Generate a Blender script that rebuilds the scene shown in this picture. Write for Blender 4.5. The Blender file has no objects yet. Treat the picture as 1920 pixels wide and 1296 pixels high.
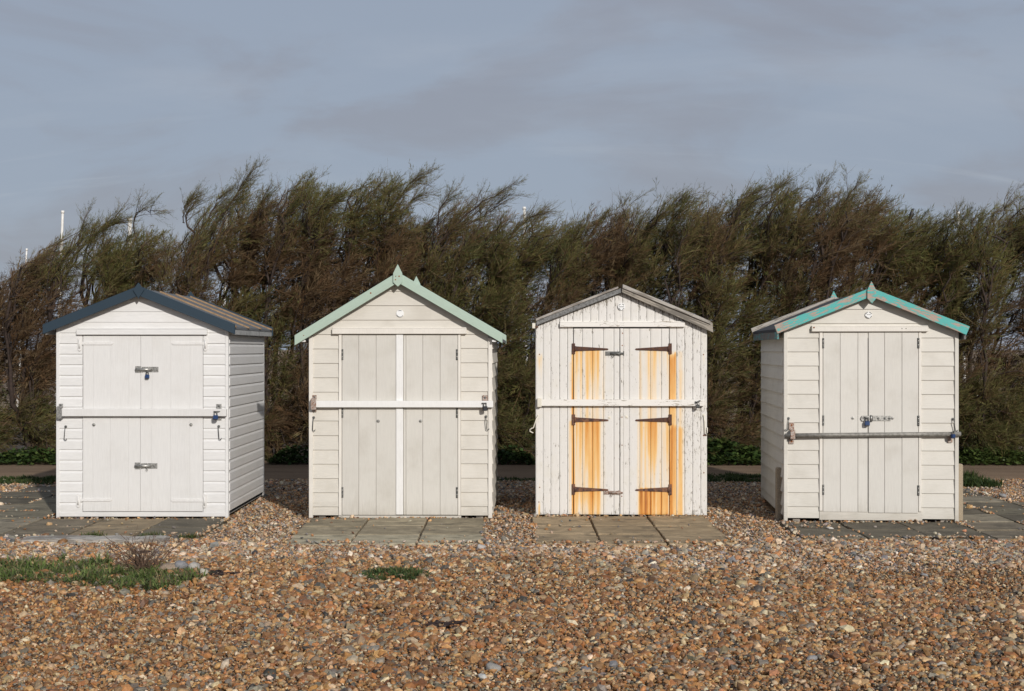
import bpy, bmesh, math, random
import numpy as np
from mathutils import Vector, Matrix

# ------------------------------------------------------------------ camera, sky, sun, exposure
SC = bpy.context.scene
COL = SC.collection
R = math.radians
F = 2534.0            # focal length in photo pixels (photo 1920 wide)
HOR = 655.0           # horizon row of the photo
CAM_H = 1.75
cam_d = bpy.data.cameras.new('camera')
cam_d.sensor_fit = 'HORIZONTAL'; cam_d.sensor_width = 36.0
cam_d.lens = F / 1920 * 36.0
cam_d.shift_y = (HOR - 648.0) / 1920.0
cam_d.clip_start = 0.1; cam_d.clip_end = 4000
cam = bpy.data.objects.new('camera', cam_d); COL.objects.link(cam)
cam.location = (0, 0, CAM_H); cam.rotation_euler = (R(90), 0, 0)
SC.camera = cam

SUN_EL, SUN_AZ = 23.0, 23.0       # azimuth: degrees to the right of straight behind the camera
sun_dir = Vector((math.sin(R(SUN_AZ)) * math.cos(R(SUN_EL)), -math.cos(R(SUN_AZ)) * math.cos(R(SUN_EL)), math.sin(R(SUN_EL))))
sl = bpy.data.lights.new('sun', 'SUN'); sl.energy = 3.2; sl.angle = R(1.0); sl.color = (1.0, 0.955, 0.895)
so = bpy.data.objects.new('sun', sl); COL.objects.link(so)
so.rotation_euler = sun_dir.to_track_quat('Z', 'Y').to_euler(); so.location = (6, -8, 10)
SC.view_settings.view_transform = 'Standard'; SC.view_settings.look = 'None'
SC.view_settings.exposure = 0.0; SC.view_settings.gamma = 1.0
try: SC.view_settings.use_curve_mapping = False
except Exception: pass


class NT:
    """small helper for node trees"""
    def __init__(s, tree): s.t = tree; tree.nodes.clear()
    def n(s, typ, **kw):
        nd = s.t.nodes.new(typ)
        for k, v in kw.items(): setattr(nd, k, v)
        return nd
    def put(s, sock, v):
        if v is None: return
        if isinstance(v, bpy.types.NodeSocket): s.t.links.new(v, sock)
        else:
            if hasattr(sock, 'default_value') and sock.type == 'RGBA' and len(v) == 3: v = (*v, 1)
            sock.default_value = v
    def math(s, op, a, b=None, c=None, clamp=False):
        nd = s.n('ShaderNodeMath', operation=op); nd.use_clamp = clamp
        for i, v in enumerate((a, b, c)): s.put(nd.inputs[i], v)
        return nd.outputs[0]
    def vmath(s, op, a, b=None):
        nd = s.n('ShaderNodeVectorMath', operation=op); s.put(nd.inputs[0], a); s.put(nd.inputs[1], b)
        return nd.outputs[0]
    def mix(s, fac, a, b, blend='MIX'):
        nd = s.n('ShaderNodeMix', data_type='RGBA', blend_type=blend)
        s.put(nd.inputs[0], fac); s.put(nd.inputs[6], a); s.put(nd.inputs[7], b)
        return nd.outputs[2]
    def noise(s, vec, scale, detail=3.0, rough=0.55, dist=0.0):
        nd = s.n('ShaderNodeTexNoise'); s.put(nd.inputs['Vector'], vec)
        nd.inputs['Scale'].default_value = scale; nd.inputs['Detail'].default_value = detail
        nd.inputs['Roughness'].default_value = rough; nd.inputs['Distortion'].default_value = dist
        return nd.outputs['Fac']
    def ramp(s, fac, stops, interp='LINEAR'):
        nd = s.n('ShaderNodeValToRGB'); cr = nd.color_ramp; cr.interpolation = interp
        while len(cr.elements) < len(stops): cr.elements.new(0.5)
        for e, (p, c) in zip(cr.elements, stops):
            e.position = p; e.color = (c, c, c, 1) if isinstance(c, (int, float)) else (*c[:3], 1)
        s.put(nd.inputs[0], fac)
        return nd.outputs[0]
    def step(s, v, lo, hi):
        nd = s.n('ShaderNodeMapRange', interpolation_type='SMOOTHSTEP'); s.put(nd.inputs[0], v)
        nd.inputs[1].default_value = lo; nd.inputs[2].default_value = hi
        return nd.outputs[0]


wd = bpy.data.worlds.new('World'); SC.world = wd; wd.use_nodes = True
w = NT(wd.node_tree)
sky = w.n('ShaderNodeTexSky', sky_type='NISHITA'); sky.sun_disc = False
sky.sun_elevation = R(SUN_EL); sky.sun_rotation = R(180 - SUN_AZ)
sky.air_density = 1.0; sky.dust_density = 2.0
tc = w.n('ShaderNodeTexCoord')
sep = w.n('ShaderNodeSeparateXYZ'); w.put(sep.inputs[0], tc.outputs['Generated'])
zz = w.math('ADD', w.math('ABSOLUTE', sep.outputs[2]), 0.42)
cmb = w.n('ShaderNodeCombineXYZ')
w.put(cmb.inputs[0], w.math('DIVIDE', sep.outputs[0], zz)); w.put(cmb.inputs[1], w.math('DIVIDE', sep.outputs[1], zz))
cv_ = w.vmath('ADD', cmb.outputs[0], (3.7, 1.3, 0.0))
cl_a = w.noise(w.vmath('MULTIPLY', cv_, (0.8, 1.25, 1)), 3.1, 7, 0.56, 0.6)
cl_b = w.noise(w.vmath('MULTIPLY', cv_, (0.6, 1.3, 1)), 2.6, 7, 0.58, 0.5)
cl_c = w.noise(w.vmath('MULTIPLY', cv_, (0.5, 4.0, 1)), 3.0, 6, 0.6, 0.6)
c1 = w.mix(w.step(cl_a, 0.46, 0.64), (3.20, 3.72, 4.62), (2.98, 3.20, 3.82))
c2 = w.mix(w.math('MULTIPLY', w.step(cl_b, 0.48, 0.72), 0.50), c1, (3.95, 4.38, 5.15))
low = w.math('MULTIPLY', w.step(sep.outputs[2], 0.22, 0.08), w.step(cl_c, 0.56, 0.70))
c2 = w.mix(w.math('MULTIPLY', low, 0.35), c2, (4.5, 4.9, 5.5))
mixed = w.mix(0.90, sky.outputs[0], c2)
bg = w.n('ShaderNodeBackground'); w.put(bg.inputs[0], mixed); bg.inputs[1].default_value = 0.10
wo = w.n('ShaderNodeOutputWorld'); w.put(wo.inputs[0], bg.outputs[0])

random.seed(11)
rng = np.random.default_rng(11)

# ------------------------------------------------------------------ helpers: geometry
def gy(py): return CAM_H * F / (py - HOR)                 # distance of a ground point from its row
def gx(px, y): return (px - 960) * y / F
def world(px, py, y): return ((px - 960) * y / F, y, CAM_H - (py - HOR) * y / F)

def link(o, parent=None):
    COL.objects.link(o)
    if parent is not None: o.parent = parent
    return o

def tag(o, label=None, cat=None, group=None, kind=None):
    if label: o['label'] = label
    if cat: o['category'] = cat
    if group: o['group'] = group
    if kind: o['kind'] = kind
    return o

def empty(name, loc=(0, 0, 0), rz=0):
    o = bpy.data.objects.new(name, None); o.location = loc; o.rotation_euler = (0, 0, rz); o.empty_display_size = 0.2
    COL.objects.link(o); return o

def mesh(name, verts, faces, mat, parent=None, smooth=False, bevel=0, seg=1):
    me = bpy.data.meshes.new(name)
    if bevel:
        bm = bmesh.new(); vs = [bm.verts.new(v) for v in verts]
        for f in faces: bm.faces.new([vs[i] for i in f])
        bmesh.ops.recalc_face_normals(bm, faces=bm.faces)
        bmesh.ops.bevel(bm, geom=list(bm.edges), offset=bevel, segments=seg, affect='EDGES', profile=0.5)
        bm.to_mesh(me); bm.free()
    else:
        bm = bmesh.new(); vs = [bm.verts.new(v) for v in verts]
        for f in faces: bm.faces.new([vs[i] for i in f])
        bmesh.ops.recalc_face_normals(bm, faces=bm.faces); bm.to_mesh(me); bm.free()
    if smooth: me.polygons.foreach_set('use_smooth', [True] * len(me.polygons))
    me.materials.append(mat)
    return link(bpy.data.objects.new(name, me), parent)

BOXF = [(0, 1, 2, 3), (4, 7, 6, 5), (0, 4, 5, 1), (1, 5, 6, 2), (2, 6, 7, 3), (3, 7, 4, 0)]
def boxv(x0, x1, y0, y1, z0, z1):
    return [(x0, y0, z0), (x1, y0, z0), (x1, y0, z1), (x0, y0, z1), (x0, y1, z0), (x1, y1, z0), (x1, y1, z1), (x0, y1, z1)]
def box(name, x0, x1, y0, y1, z0, z1, mat, parent=None, bevel=0.003):
    return mesh(name, boxv(x0, x1, y0, y1, z0, z1), BOXF, mat, parent, bevel=bevel)

def clip(poly, a, b, c):
    """keep a*x+b*z<=c"""
    out = []
    for i in range(len(poly)):
        p, q = poly[i], poly[(i + 1) % len(poly)]
        dp, dq = a * p[0] + b * p[1] - c, a * q[0] + b * q[1] - c
        if dp <= 0: out.append(p)
        if dp * dq < 0:
            t = dp / (dp - dq); out.append((p[0] + t * (q[0] - p[0]), p[1] + t * (q[1] - p[1])))
    return out

def prism(name, poly, front, back, mat, parent=None, bevel=0.0, axis='y'):
    """extrude a polygon (a,z); front/back are depth values or functions of (a,z)"""
    f = front if callable(front) else (lambda a, z: front)
    b = back if callable(back) else (lambda a, z: back)
    put = (lambda a, z, t: (a, t, z)) if axis == 'y' else (lambda a, z, t: (t, a, z))
    n = len(poly)
    v = [put(a, z, f(a, z)) for a, z in poly] + [put(a, z, b(a, z)) for a, z in poly]
    fs = [tuple(range(n)), tuple(range(2 * n - 1, n - 1, -1))] + [(i, n + i, n + (i + 1) % n, (i + 1) % n) for i in range(n)]
    return mesh(name, v, fs, mat, parent, bevel=bevel)

def tube_np(pts, rad, sides=8):
    pts = [Vector(p) for p in pts]; n = len(pts)
    if not hasattr(rad, '__len__'): rad = [rad] * n
    V, Fc = [], []
    up = Vector((0.31, 0.2, 0.93)).normalized()
    for i, p in enumerate(pts):
        t = (pts[min(i + 1, n - 1)] - pts[max(i - 1, 0)]).normalized()
        a = t.cross(up)
        if a.length < 1e-3: a = t.cross(Vector((1, 0, 0)))
        a.normalize(); b = t.cross(a)
        for k in range(sides):
            an = 2 * math.pi * k / sides
            V.append(tuple(p + (a * math.cos(an) + b * math.sin(an)) * rad[i]))
    for i in range(n - 1):
        for k in range(sides):
            k2 = (k + 1) % sides
            Fc.append((i * sides + k, i * sides + k2, (i + 1) * sides + k2, (i + 1) * sides + k))
    Fc.append(tuple(range(sides - 1, -1, -1))); Fc.append(tuple((n - 1) * sides + k for k in range(sides)))
    return V, Fc
def tube(name, pts, rad, mat, parent=None, sides=8):
    V, Fc = tube_np(pts, rad, sides); return mesh(name, V, Fc, mat, parent, smooth=True)

def lathe_y(name, cx, cz, prof, mat, parent=None, sides=16):
    """profile [(radius, y)] spun round an axis along y"""
    V, Fc = [], []
    for r, y in prof:
        for k in range(sides):
            a = 2 * math.pi * k / sides; V.append((cx + r * math.cos(a), y, cz + r * math.sin(a)))
    for i in range(len(prof) - 1):
        for k in range(sides):
            k2 = (k + 1) % sides; Fc.append((i * sides + k, i * sides + k2, (i + 1) * sides + k2, (i + 1) * sides + k))
    Fc.append(tuple(range(sides))); Fc.append(tuple((len(prof) - 1) * sides + k for k in range(sides)))
    return mesh(name, V, Fc, mat, parent, smooth=False)

def np_mesh(name, V, T, mat, parent=None, col=None, smooth=False):
    me = bpy.data.meshes.new(name)
    V = np.asarray(V, np.float32); T = np.asarray(T, np.int32); k = T.shape[1]
    me.vertices.add(len(V)); me.vertices.foreach_set('co', V.ravel())
    me.loops.add(T.size); me.loops.foreach_set('vertex_index', T.ravel())
    me.polygons.add(len(T))
    me.polygons.foreach_set('loop_start', np.arange(0, T.size, k, dtype=np.int32))
    me.polygons.foreach_set('loop_total', np.full(len(T), k, np.int32))
    if smooth: me.polygons.foreach_set('use_smooth', np.ones(len(T), bool))
    me.update(calc_edges=True)
    if col is not None:
        at = me.attributes.new('tint', 'FLOAT_COLOR', 'POINT')
        c = np.ones((len(V), 4), np.float32); c[:, :3] = col; at.data.foreach_set('color', c.ravel())
    me.materials.append(mat)
    return link(bpy.data.objects.new(name, me), parent)

def vnoise(x, y, seed=0):
    """2-d value noise in 0..1"""
    x = np.asarray(x, float); y = np.asarray(y, float)
    xi = np.floor(x).astype(np.int64); yi = np.floor(y).astype(np.int64); fx = x - xi; fy = y - yi
    fx = fx * fx * (3 - 2 * fx); fy = fy * fy * (3 - 2 * fy)
    def h(a, b):
        n = (a * 374761393 + b * 668265263 + seed * 974711) & 0xffffffff
        n = ((n ^ (n >> 13)) * 1274126177) & 0xffffffff
        return ((n ^ (n >> 16)) & 0xffff) / 65535.0
    return (h(xi, yi) * (1 - fx) + h(xi + 1, yi) * fx) * (1 - fy) + (h(xi, yi + 1) * (1 - fx) + h(xi + 1, yi + 1) * fx) * fy

def ss(v, lo, hi):
    t = np.clip((np.asarray(v, float) - lo) / (hi - lo), 0, 1); return t * t * (3 - 2 * t)

# ------------------------------------------------------------------ materials
def new_mat(name):
    m = bpy.data.materials.new(name); m.use_nodes = True
    t = NT(m.node_tree); out = t.n('ShaderNodeOutputMaterial'); b = t.n('ShaderNodeBsdfPrincipled')
    t.put(out.inputs[0], b.outputs[0]); return m, t, b, out

def bump(t, b, h, strength=0.2, dist=0.01):
    nd = t.n('ShaderNodeBump'); nd.inputs['Strength'].default_value = strength; nd.inputs['Distance'].default_value = dist
    t.put(nd.inputs['Height'], h); t.put(b.inputs['Normal'], nd.outputs[0])

def paint(name, col, grain=(3, 3, 40), rough=0.5, var=0.05, dirt=0.25, dirtcol=(0.30, 0.26, 0.19), bs=0.12):
    """painted timber: faint grain, per-board shade, soft grime blotches"""
    m, t, b, _ = new_mat(name)
    tc = t.n('ShaderNodeTexCoord'); oi = t.n('ShaderNodeObjectInfo')
    v = t.vmath('ADD', tc.outputs['Object'], t.vmath('MULTIPLY', t.vmath('ADD', oi.outputs['Random'], (0, 0, 0)), (7.1, 3.3, 5.7)))
    g = t.noise(t.vmath('MULTIPLY', v, grain), 4.0, 5, 0.65)
    big = t.noise(v, 3.0, 4, 0.6)
    val = t.math('ADD', t.math('MULTIPLY', t.math('SUBTRACT', g, 0.5), 0.24), 1.0)
    val = t.math('ADD', val, t.math('MULTIPLY', t.math('SUBTRACT', oi.outputs['Random'], 0.5), var))
    cc = t.n('ShaderNodeMix', data_type='RGBA', blend_type='MULTIPLY'); cc.inputs[0].default_value = 1
    t.put(cc.inputs[6], col)
    cv = t.n('ShaderNodeCombineColor'); [t.put(cv.inputs[i], val) for i in range(3)]; t.put(cc.inputs[7], cv.outputs[0])
    spots = t.noise(v, 26.0, 6, 0.7)
    d = t.math('MULTIPLY', t.step(big, 0.45, 0.80), dirt)
    d = t.math('ADD', d, t.math('MULTIPLY', t.step(spots, 0.66, 0.80), dirt * 0.8), clamp=True)
    sp = t.n('ShaderNodeSeparateXYZ'); t.put(sp.inputs[0], tc.outputs['Object'])
    low = t.math('MULTIPLY', t.step(t.math('ADD', sp.outputs[2], t.math('MULTIPLY', g, 0.25)), 0.34, 0.08), dirt * 1.3)
    d = t.math('ADD', d, low, clamp=True)
    t.put(b.inputs['Base Color'], t.mix(d, cc.outputs[2], dirtcol))
    t.put(b.inputs['Roughness'], t.math('ADD', t.math('MULTIPLY', g, 0.25), rough - 0.12))
    bump(t, b, g, bs, 0.006)
    return m

def peel(name, col, wood, amt, grain=(3, 8, 22), dark=None):
    m, t, b, _ = new_mat(name)
    tc = t.n('ShaderNodeTexCoord'); oi = t.n('ShaderNodeObjectInfo')
    v = t.vmath('ADD', tc.outputs['Object'], t.vmath('MULTIPLY', t.vmath('ADD', oi.outputs['Random'], (0, 0, 0)), (7.1, 3.3, 5.7)))
    vg = t.vmath('MULTIPLY', v, grain)
    g = t.noise(vg, 2.2, 6, 0.68, 0.3); big = t.noise(v, 2.6, 3, 0.5); fine = t.noise(vg, 9, 4, 0.7)
    k = t.math('ADD', g, t.math('MULTIPLY', t.math('SUBTRACT', big, 0.5), 0.55))
    k = t.step(k, 1 - amt, 1 - amt + 0.035)
    wcol = t.mix(fine, tuple(c * 0.55 for c in wood), tuple(min(1, c * 1.25) for c in wood))
    pc = t.mix(fine, tuple(c * 0.88 for c in col), tuple(min(1, c * 1.08) for c in col))
    cc = t.mix(k, pc, wcol)
    if dark: cc = t.mix(t.math('MULTIPLY', t.step(t.noise(v, 7, 5, 0.7), 0.56, 0.70), 0.85), cc, dark)
    t.put(b.inputs['Base Color'], cc); b.inputs['Roughness'].default_value = 0.62
    bump(t, b, t.math('SUBTRACT', t.math('MULTIPLY', fine, 0.4), k), 0.35, 0.004)
    return m

def simple(name, col, rough=0.5, metal=0.0, scale=30, amt=0.3, col2=None, bs=0.0):
    m, t, b, _ = new_mat(name)
    tc = t.n('ShaderNodeTexCoord'); n = t.noise(tc.outputs['Object'], scale, 5, 0.65)
    c2 = col2 or tuple(c * (1 - amt) for c in col)
    t.put(b.inputs['Base Color'], t.mix(t.step(n, 0.38, 0.66), col, c2))
    b.inputs['Roughness'].default_value = rough; b.inputs['Metallic'].default_value = metal
    if bs: bump(t, b, n, bs, 0.004)
    return m

M = {}
M['pvc'] = paint('white_plastic_cladding', (0.73, 0.72, 0.705), (3, 3, 24), 0.38, 0.03, 0.10, bs=0.04)
M['pvc_door'] = paint('white_painted_door', (0.70, 0.688, 0.67), (34, 3, 2.0), 0.42, 0.02, 0.10, bs=0.06)
M['cream'] = paint('grey_cream_paint', (0.635, 0.60, 0.535), (2.5, 2.5, 34), 0.55, 0.05, 0.24)
M['cream_v'] = paint('grey_cream_door_paint', (0.60, 0.575, 0.525), (34, 3, 2.0), 0.55, 0.06, 0.24)
M['cream_trim'] = paint('pale_cream_trim_paint', (0.74, 0.70, 0.635), (26, 3, 3.0), 0.5, 0.05, 0.16)
M['bright_trim'] = paint('bright_white_trim_paint', (0.78, 0.77, 0.75), (26, 3, 3), 0.5, 0.03, 0.10)
M['ivory'] = paint('ivory_weatherboard_paint', (0.64, 0.61, 0.55), (2.5, 2.5, 34), 0.55, 0.05, 0.24)
M['ivory_v'] = paint('ivory_door_paint', (0.645, 0.62, 0.57), (34, 3, 2.0), 0.55, 0.05, 0.24)
M['navy'] = paint('navy_paint', (0.011, 0.030, 0.050), (4, 4, 30), 0.6, 0.04, 0.06, (0.03, 0.05, 0.06), 0.05)
M['mint'] = paint('mint_paint', (0.40, 0.52, 0.44), (4, 4, 30), 0.55, 0.04, 0.10, (0.32, 0.30, 0.2), 0.05)
M['turq'] = peel('peeling_turquoise_paint', (0.085, 0.42, 0.39), (0.44, 0.33, 0.27), 0.50, (4, 8, 24))
M['turq_dark'] = peel('weathered_fascia_paint', (0.07, 0.26, 0.26), (0.16, 0.15, 0.14), 0.60, (6, 2, 8), (0.05, 0.06, 0.06))
M['grey_wood'] = peel('weathered_grey_timber', (0.34, 0.30, 0.25), (0.17, 0.15, 0.125), 0.52, (2, 6, 40))
M['grey_wood2'] = peel('silvered_timber', (0.40, 0.37, 0.33), (0.22, 0.19, 0.16), 0.50, (2, 6, 40))
M['felt'] = simple('roofing_felt', (0.155, 0.16, 0.165), 0.9, 0, 60, 0.35, bs=0.3)
M['felt_pale'] = simple('weathered_felt_edge', (0.24, 0.24, 0.235), 0.9, 0, 45, 0.6, bs=0.4)
M['felt_dark'] = simple('dark_roofing_felt', (0.055, 0.055, 0.06), 0.95, 0, 60, 0.35, bs=0.3)
M['batten'] = simple('tan_batten_timber', (0.33, 0.215, 0.12), 0.7, 0, 18, 0.3, bs=0.1)
M['fascia_grey'] = simple('pale_grey_fascia', (0.42, 0.42, 0.41), 0.6, 0, 14, 0.25)
M['steel'] = simple('galvanised_steel', (0.50, 0.49, 0.46), 0.45, 0.75, 60, 0.55)
M['pipe'] = simple('dull_galvanised_pipe', (0.30, 0.285, 0.255), 0.6, 0.35, 35, 0.4, bs=0.1)
M['dark_steel'] = simple('dull_dark_steel', (0.20, 0.20, 0.19), 0.5, 0.6, 50, 0.5)
M['rusty_steel'] = simple('rust_spotted_steel', (0.45, 0.40, 0.36), 0.6, 0.4, 70, 0.5, (0.22, 0.09, 0.04))
M['rust'] = simple('rusted_iron', (0.060, 0.030, 0.024), 0.75, 0.1, 40, 0.5, (0.115, 0.045, 0.02), 0.3)
M['rust_pale'] = simple('rusted_iron_with_paint_scraps', (0.065, 0.035, 0.03), 0.75, 0.1, 22, 0.5, (0.22, 0.10, 0.05), 0.3)
M['rust_spot'] = simple('rust_mark', (0.30, 0.10, 0.025), 0.8, 0, 40, 0.4)
M['lock_blue'] = simple('blue_padlock_plastic', (0.018, 0.050, 0.145), 0.35, 0, 20, 0.2)
M['lock_dark'] = simple('black_padlock_plastic', (0.03, 0.032, 0.036), 0.45, 0, 20, 0.3)
M['hole'] = simple('dark_gap', (0.02, 0.018, 0.016), 0.9, 0, 20, 0.2)
M['white_metal'] = paint('white_painted_iron', (0.73, 0.715, 0.695), (8, 8, 8), 0.45, 0.0, 0.15, bs=0.05)
M['cream_metal'] = paint('cream_painted_iron', (0.74, 0.70, 0.60), (8, 8, 8), 0.45, 0.0, 0.25, bs=0.05)
M['disc'] = simple('white_enamel_disc', (0.85, 0.85, 0.84), 0.35, 0, 10, 0.03)
M['disc_ink'] = simple('dark_printed_lettering', (0.05, 0.048, 0.045), 0.6, 0, 60, 0.2)
M['disc_grey'] = simple('grey_printed_lettering', (0.33, 0.33, 0.32), 0.6, 0, 60, 0.2)
M['mast'] = simple('white_mast_paint', (0.80, 0.78, 0.74), 0.4, 0, 6, 0.12)
M['bird'] = simple('black_feathers', (0.018, 0.017, 0.018), 0.5, 0, 40, 0.3)
M['stump'] = simple('pebbledash_concrete', (0.42, 0.34, 0.24), 0.9, 0, 130, 0.45, bs=0.6)

def rusty_plank_mat():
    m, t, b, _ = new_mat('flaking_white_paint_with_rust_runs')
    tc = t.n('ShaderNodeTexCoord'); oi = t.n('ShaderNodeObjectInfo'); at = t.n('ShaderNodeAttribute', attribute_name='tint')
    sp = t.n('ShaderNodeSeparateColor'); t.put(sp.inputs[0], at.outputs['Color'])
    v = t.vmath('ADD', tc.outputs['Object'], t.vmath('MULTIPLY', t.vmath('ADD', oi.outputs['Random'], (0, 0, 0)), (3.1, 0, 5.7)))
    g = t.noise(t.vmath('MULTIPLY', v, (40, 3, 3)), 3.5, 5, 0.65)
    white = t.mix(g, (0.64, 0.615, 0.575), (0.77, 0.745, 0.71))
    white = t.mix(t.math('MULTIPLY', t.step(t.noise(v, 5, 4, 0.6), 0.48, 0.75), 0.35), white, (0.62, 0.58, 0.47))
    fl = t.noise(t.vmath('MULTIPLY', v, (46, 10, 9)), 1.6, 6, 0.75, 0.4)
    k = t.math('ADD', fl, t.math('MULTIPLY', sp.outputs[1], 0.17))
    k = t.step(k, 0.655, 0.69)
    wood = t.mix(t.noise(v, 60, 3, 0.6), (0.10, 0.085, 0.065), (0.40, 0.36, 0.30))
    r = t.math('MULTIPLY', sp.outputs[0], t.math('ADD', 0.70, t.math('MULTIPLY', g, 0.6)), clamp=True)
    c = t.mix(k, white, wood)
    rc = t.ramp(r, [(0.0, (0.86, 0.72, 0.48)), (0.35, (0.80, 0.50, 0.19)), (0.7, (0.66, 0.27, 0.045)), (1.0, (0.36, 0.115, 0.02))])
    c = t.mix(t.step(r, 0.02, 0.42), c, rc)
    t.put(b.inputs['Base Color'], c); b.inputs['Roughness'].default_value = 0.6
    bump(t, b, t.math('SUBTRACT', t.math('MULTIPLY', g, 0.3), k), 0.4, 0.004)
    return m
M['rusty_plank'] = rusty_plank_mat()
M['flaky'] = peel('flaking_white_trim', (0.80, 0.77, 0.72), (0.36, 0.31, 0.24), 0.40, (5, 10, 40))

def slab_mat():
    m, t, b, _ = new_mat('concrete_slab')
    tc = t.n('ShaderNodeTexCoord'); oi = t.n('ShaderNodeObjectInfo')
    v = t.vmath('ADD', tc.outputs['Object'], t.vmath('MULTIPLY', t.vmath('ADD', oi.outputs['Random'], (0, 0, 0)), (17.1, 13.3, 0)))
    f = t.noise(v, 90, 4, 0.75); g = t.noise(v, 4.5, 5, 0.6, 0.4); h = t.noise(v, 260, 2, 0.6)
    k = t.math('ADD', t.math('ADD', t.math('MULTIPLY', f, 0.55), t.math('MULTIPLY', g, 0.8)), t.math('MULTIPLY', h, 0.25))
    kk = t.ramp(k, [(0.35, 0.40), (0.8, 0.95), (1.0, 1.35)])
    c = t.mix(1.0, oi.outputs['Color'], kk, 'MULTIPLY')
    c = t.mix(t.math('MULTIPLY', t.step(t.noise(v, 3.0, 5, 0.6), 0.55, 0.66), 0.45), c, (0.060, 0.055, 0.045))
    vs_ = t.vmath('MULTIPLY', v, (1.6, 6.0, 1))
    c = t.mix(t.math('MULTIPLY', t.step(t.noise(vs_, 2.2, 6, 0.65, 0.6), 0.50, 0.62), 0.5), c, (0.085, 0.075, 0.055))
    c = t.mix(t.math('MULTIPLY', t.step(t.noise(v, 150, 3, 0.7), 0.60, 0.70), 0.45), c, (0.42, 0.36, 0.27))
    b.inputs['Specular IOR Level'].default_value = 0.2
    t.put(b.inputs['Base Color'], c); b.inputs['Roughness'].default_value = 0.9
    bump(t, b, t.math('ADD', f, h), 0.5, 0.004)
    return m
M['slab'] = slab_mat()

def ground_mat():
    m, t, b, _ = new_mat('shingle_bed')
    tc = t.n('ShaderNodeTexCoord')
    vo = t.n('ShaderNodeTexVoronoi'); t.put(vo.inputs['Vector'], tc.outputs['Object']); vo.inputs['Scale'].default_value = 38
    sp = t.n('ShaderNodeSeparateColor'); t.put(sp.inputs[0], vo.outputs['Color'])
    c = t.ramp(sp.outputs[0], [(0.0, (0.10, 0.055, 0.03)), (0.35, (0.27, 0.16, 0.08)), (0.6, (0.20, 0.155, 0.115)), (0.8, (0.36, 0.25, 0.15)), (1.0, (0.46, 0.38, 0.29))])
    edge = t.step(vo.outputs['Distance'], 0.62, 0.25)
    t.put(b.inputs['Base Color'], c); b.inputs['Roughness'].default_value = 0.8
    bump(t, b, edge, 1.0, 0.012)
    return m
M['ground'] = ground_mat()

def path_mat():
    m, t, b, _ = new_mat('trodden_earth_path')
    tc = t.n('ShaderNodeTexCoord'); v = tc.outputs['Object']
    f = t.noise(v, 55, 5, 0.75); g = t.noise(t.vmath('MULTIPLY', v, (0.5, 2.5, 1)), 1.6, 4, 0.6)
    k = t.math('ADD', t.math('MULTIPLY', f, 0.6), t.math('MULTIPLY', g, 0.5))
    t.put(b.inputs['Base Color'], t.ramp(k, [(0.3, (0.10, 0.062, 0.036)), (0.55, (0.19, 0.125, 0.075)), (0.8, (0.28, 0.20, 0.13))]))
    b.inputs['Roughness'].default_value = 0.9; bump(t, b, f, 0.6, 0.01)
    return m
M['path'] = path_mat()

def pebble_mat(itype):
    m, t, b, _ = new_mat('flint_pebble')
    at = t.n('ShaderNodeAttribute', attribute_name='tint'); at.attribute_type = itype
    tc = t.n('ShaderNodeTexCoord'); n = t.noise(tc.outputs['Object'], 2.2, 4, 0.7)
    t.put(b.inputs['Base Color'], t.mix(1.0, at.outputs['Color'], t.ramp(n, [(0.3, 0.62), (0.5, 1.0), (0.75, 1.35)]), 'MULTIPLY'))
    b.inputs['Roughness'].default_value = 0.55
    return m
M['pebble'] = pebble_mat('INSTANCER')
def stone_mat():
    m, t, b, _ = new_mat('flint_cobble')
    oi = t.n('ShaderNodeObjectInfo'); tc = t.n('ShaderNodeTexCoord')
    n = t.noise(tc.outputs['Object'], 26, 5, 0.7); n2 = t.noise(tc.outputs['Object'], 9, 3, 0.6)
    c = t.mix(1.0, oi.outputs['Color'], t.ramp(n, [(0.3, 0.55), (0.5, 1.0), (0.75, 1.4)]), 'MULTIPLY')
    c = t.mix(t.math('MULTIPLY', t.step(n2, 0.55, 0.66), 0.6), c, (0.40, 0.37, 0.33))
    t.put(b.inputs['Base Color'], c); b.inputs['Roughness'].default_value = 0.55; bump(t, b, n, 0.3, 0.006)
    return m
M['stone'] = stone_mat()

def leaf_mat(name, rough=0.6, trans=0.25):
    m = bpy.data.materials.new(name); m.use_nodes = True; t = NT(m.node_tree)
    out = t.n('ShaderNodeOutputMaterial'); at = t.n('ShaderNodeAttribute', attribute_name='tint')
    b = t.n('ShaderNodeBsdfPrincipled'); t.put(b.inputs['Base Color'], at.outputs['Color']); b.inputs['Roughness'].default_value = rough
    b.inputs['Specular IOR Level'].default_value = 0.25
    tr = t.n('ShaderNodeBsdfTranslucent'); t.put(tr.inputs[0], at.outputs['Color'])
    mx = t.n('ShaderNodeMixShader'); mx.inputs[0].default_value = trans
    t.put(mx.inputs[1], b.outputs[0]); t.put(mx.inputs[2], tr.outputs[0]); t.put(out.inputs[0], mx.outputs[0])
    return m
M['spray'] = leaf_mat('tamarisk_sprays', 0.7, 0.30)
M['grass'] = leaf_mat('grass_blades', 0.6, 0.3)
M['leafy'] = leaf_mat('glossy_leaves', 0.42, 0.2)
M['bark'] = simple('tamarisk_bark', (0.052, 0.034, 0.026), 0.9, 0, 25, 0.45, bs=0.5)
M['dry'] = simple('dry_weed_stem', (0.14, 0.085, 0.055), 0.9, 0, 30, 0.4)
M['weed'] = simple('dried_seaweed', (0.030, 0.014, 0.009), 0.6, 0, 30, 0.4)
M['turf'] = simple('short_turf_soil', (0.045, 0.055, 0.022), 0.95, 0, 30, 0.5, bs=0.6)

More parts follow.
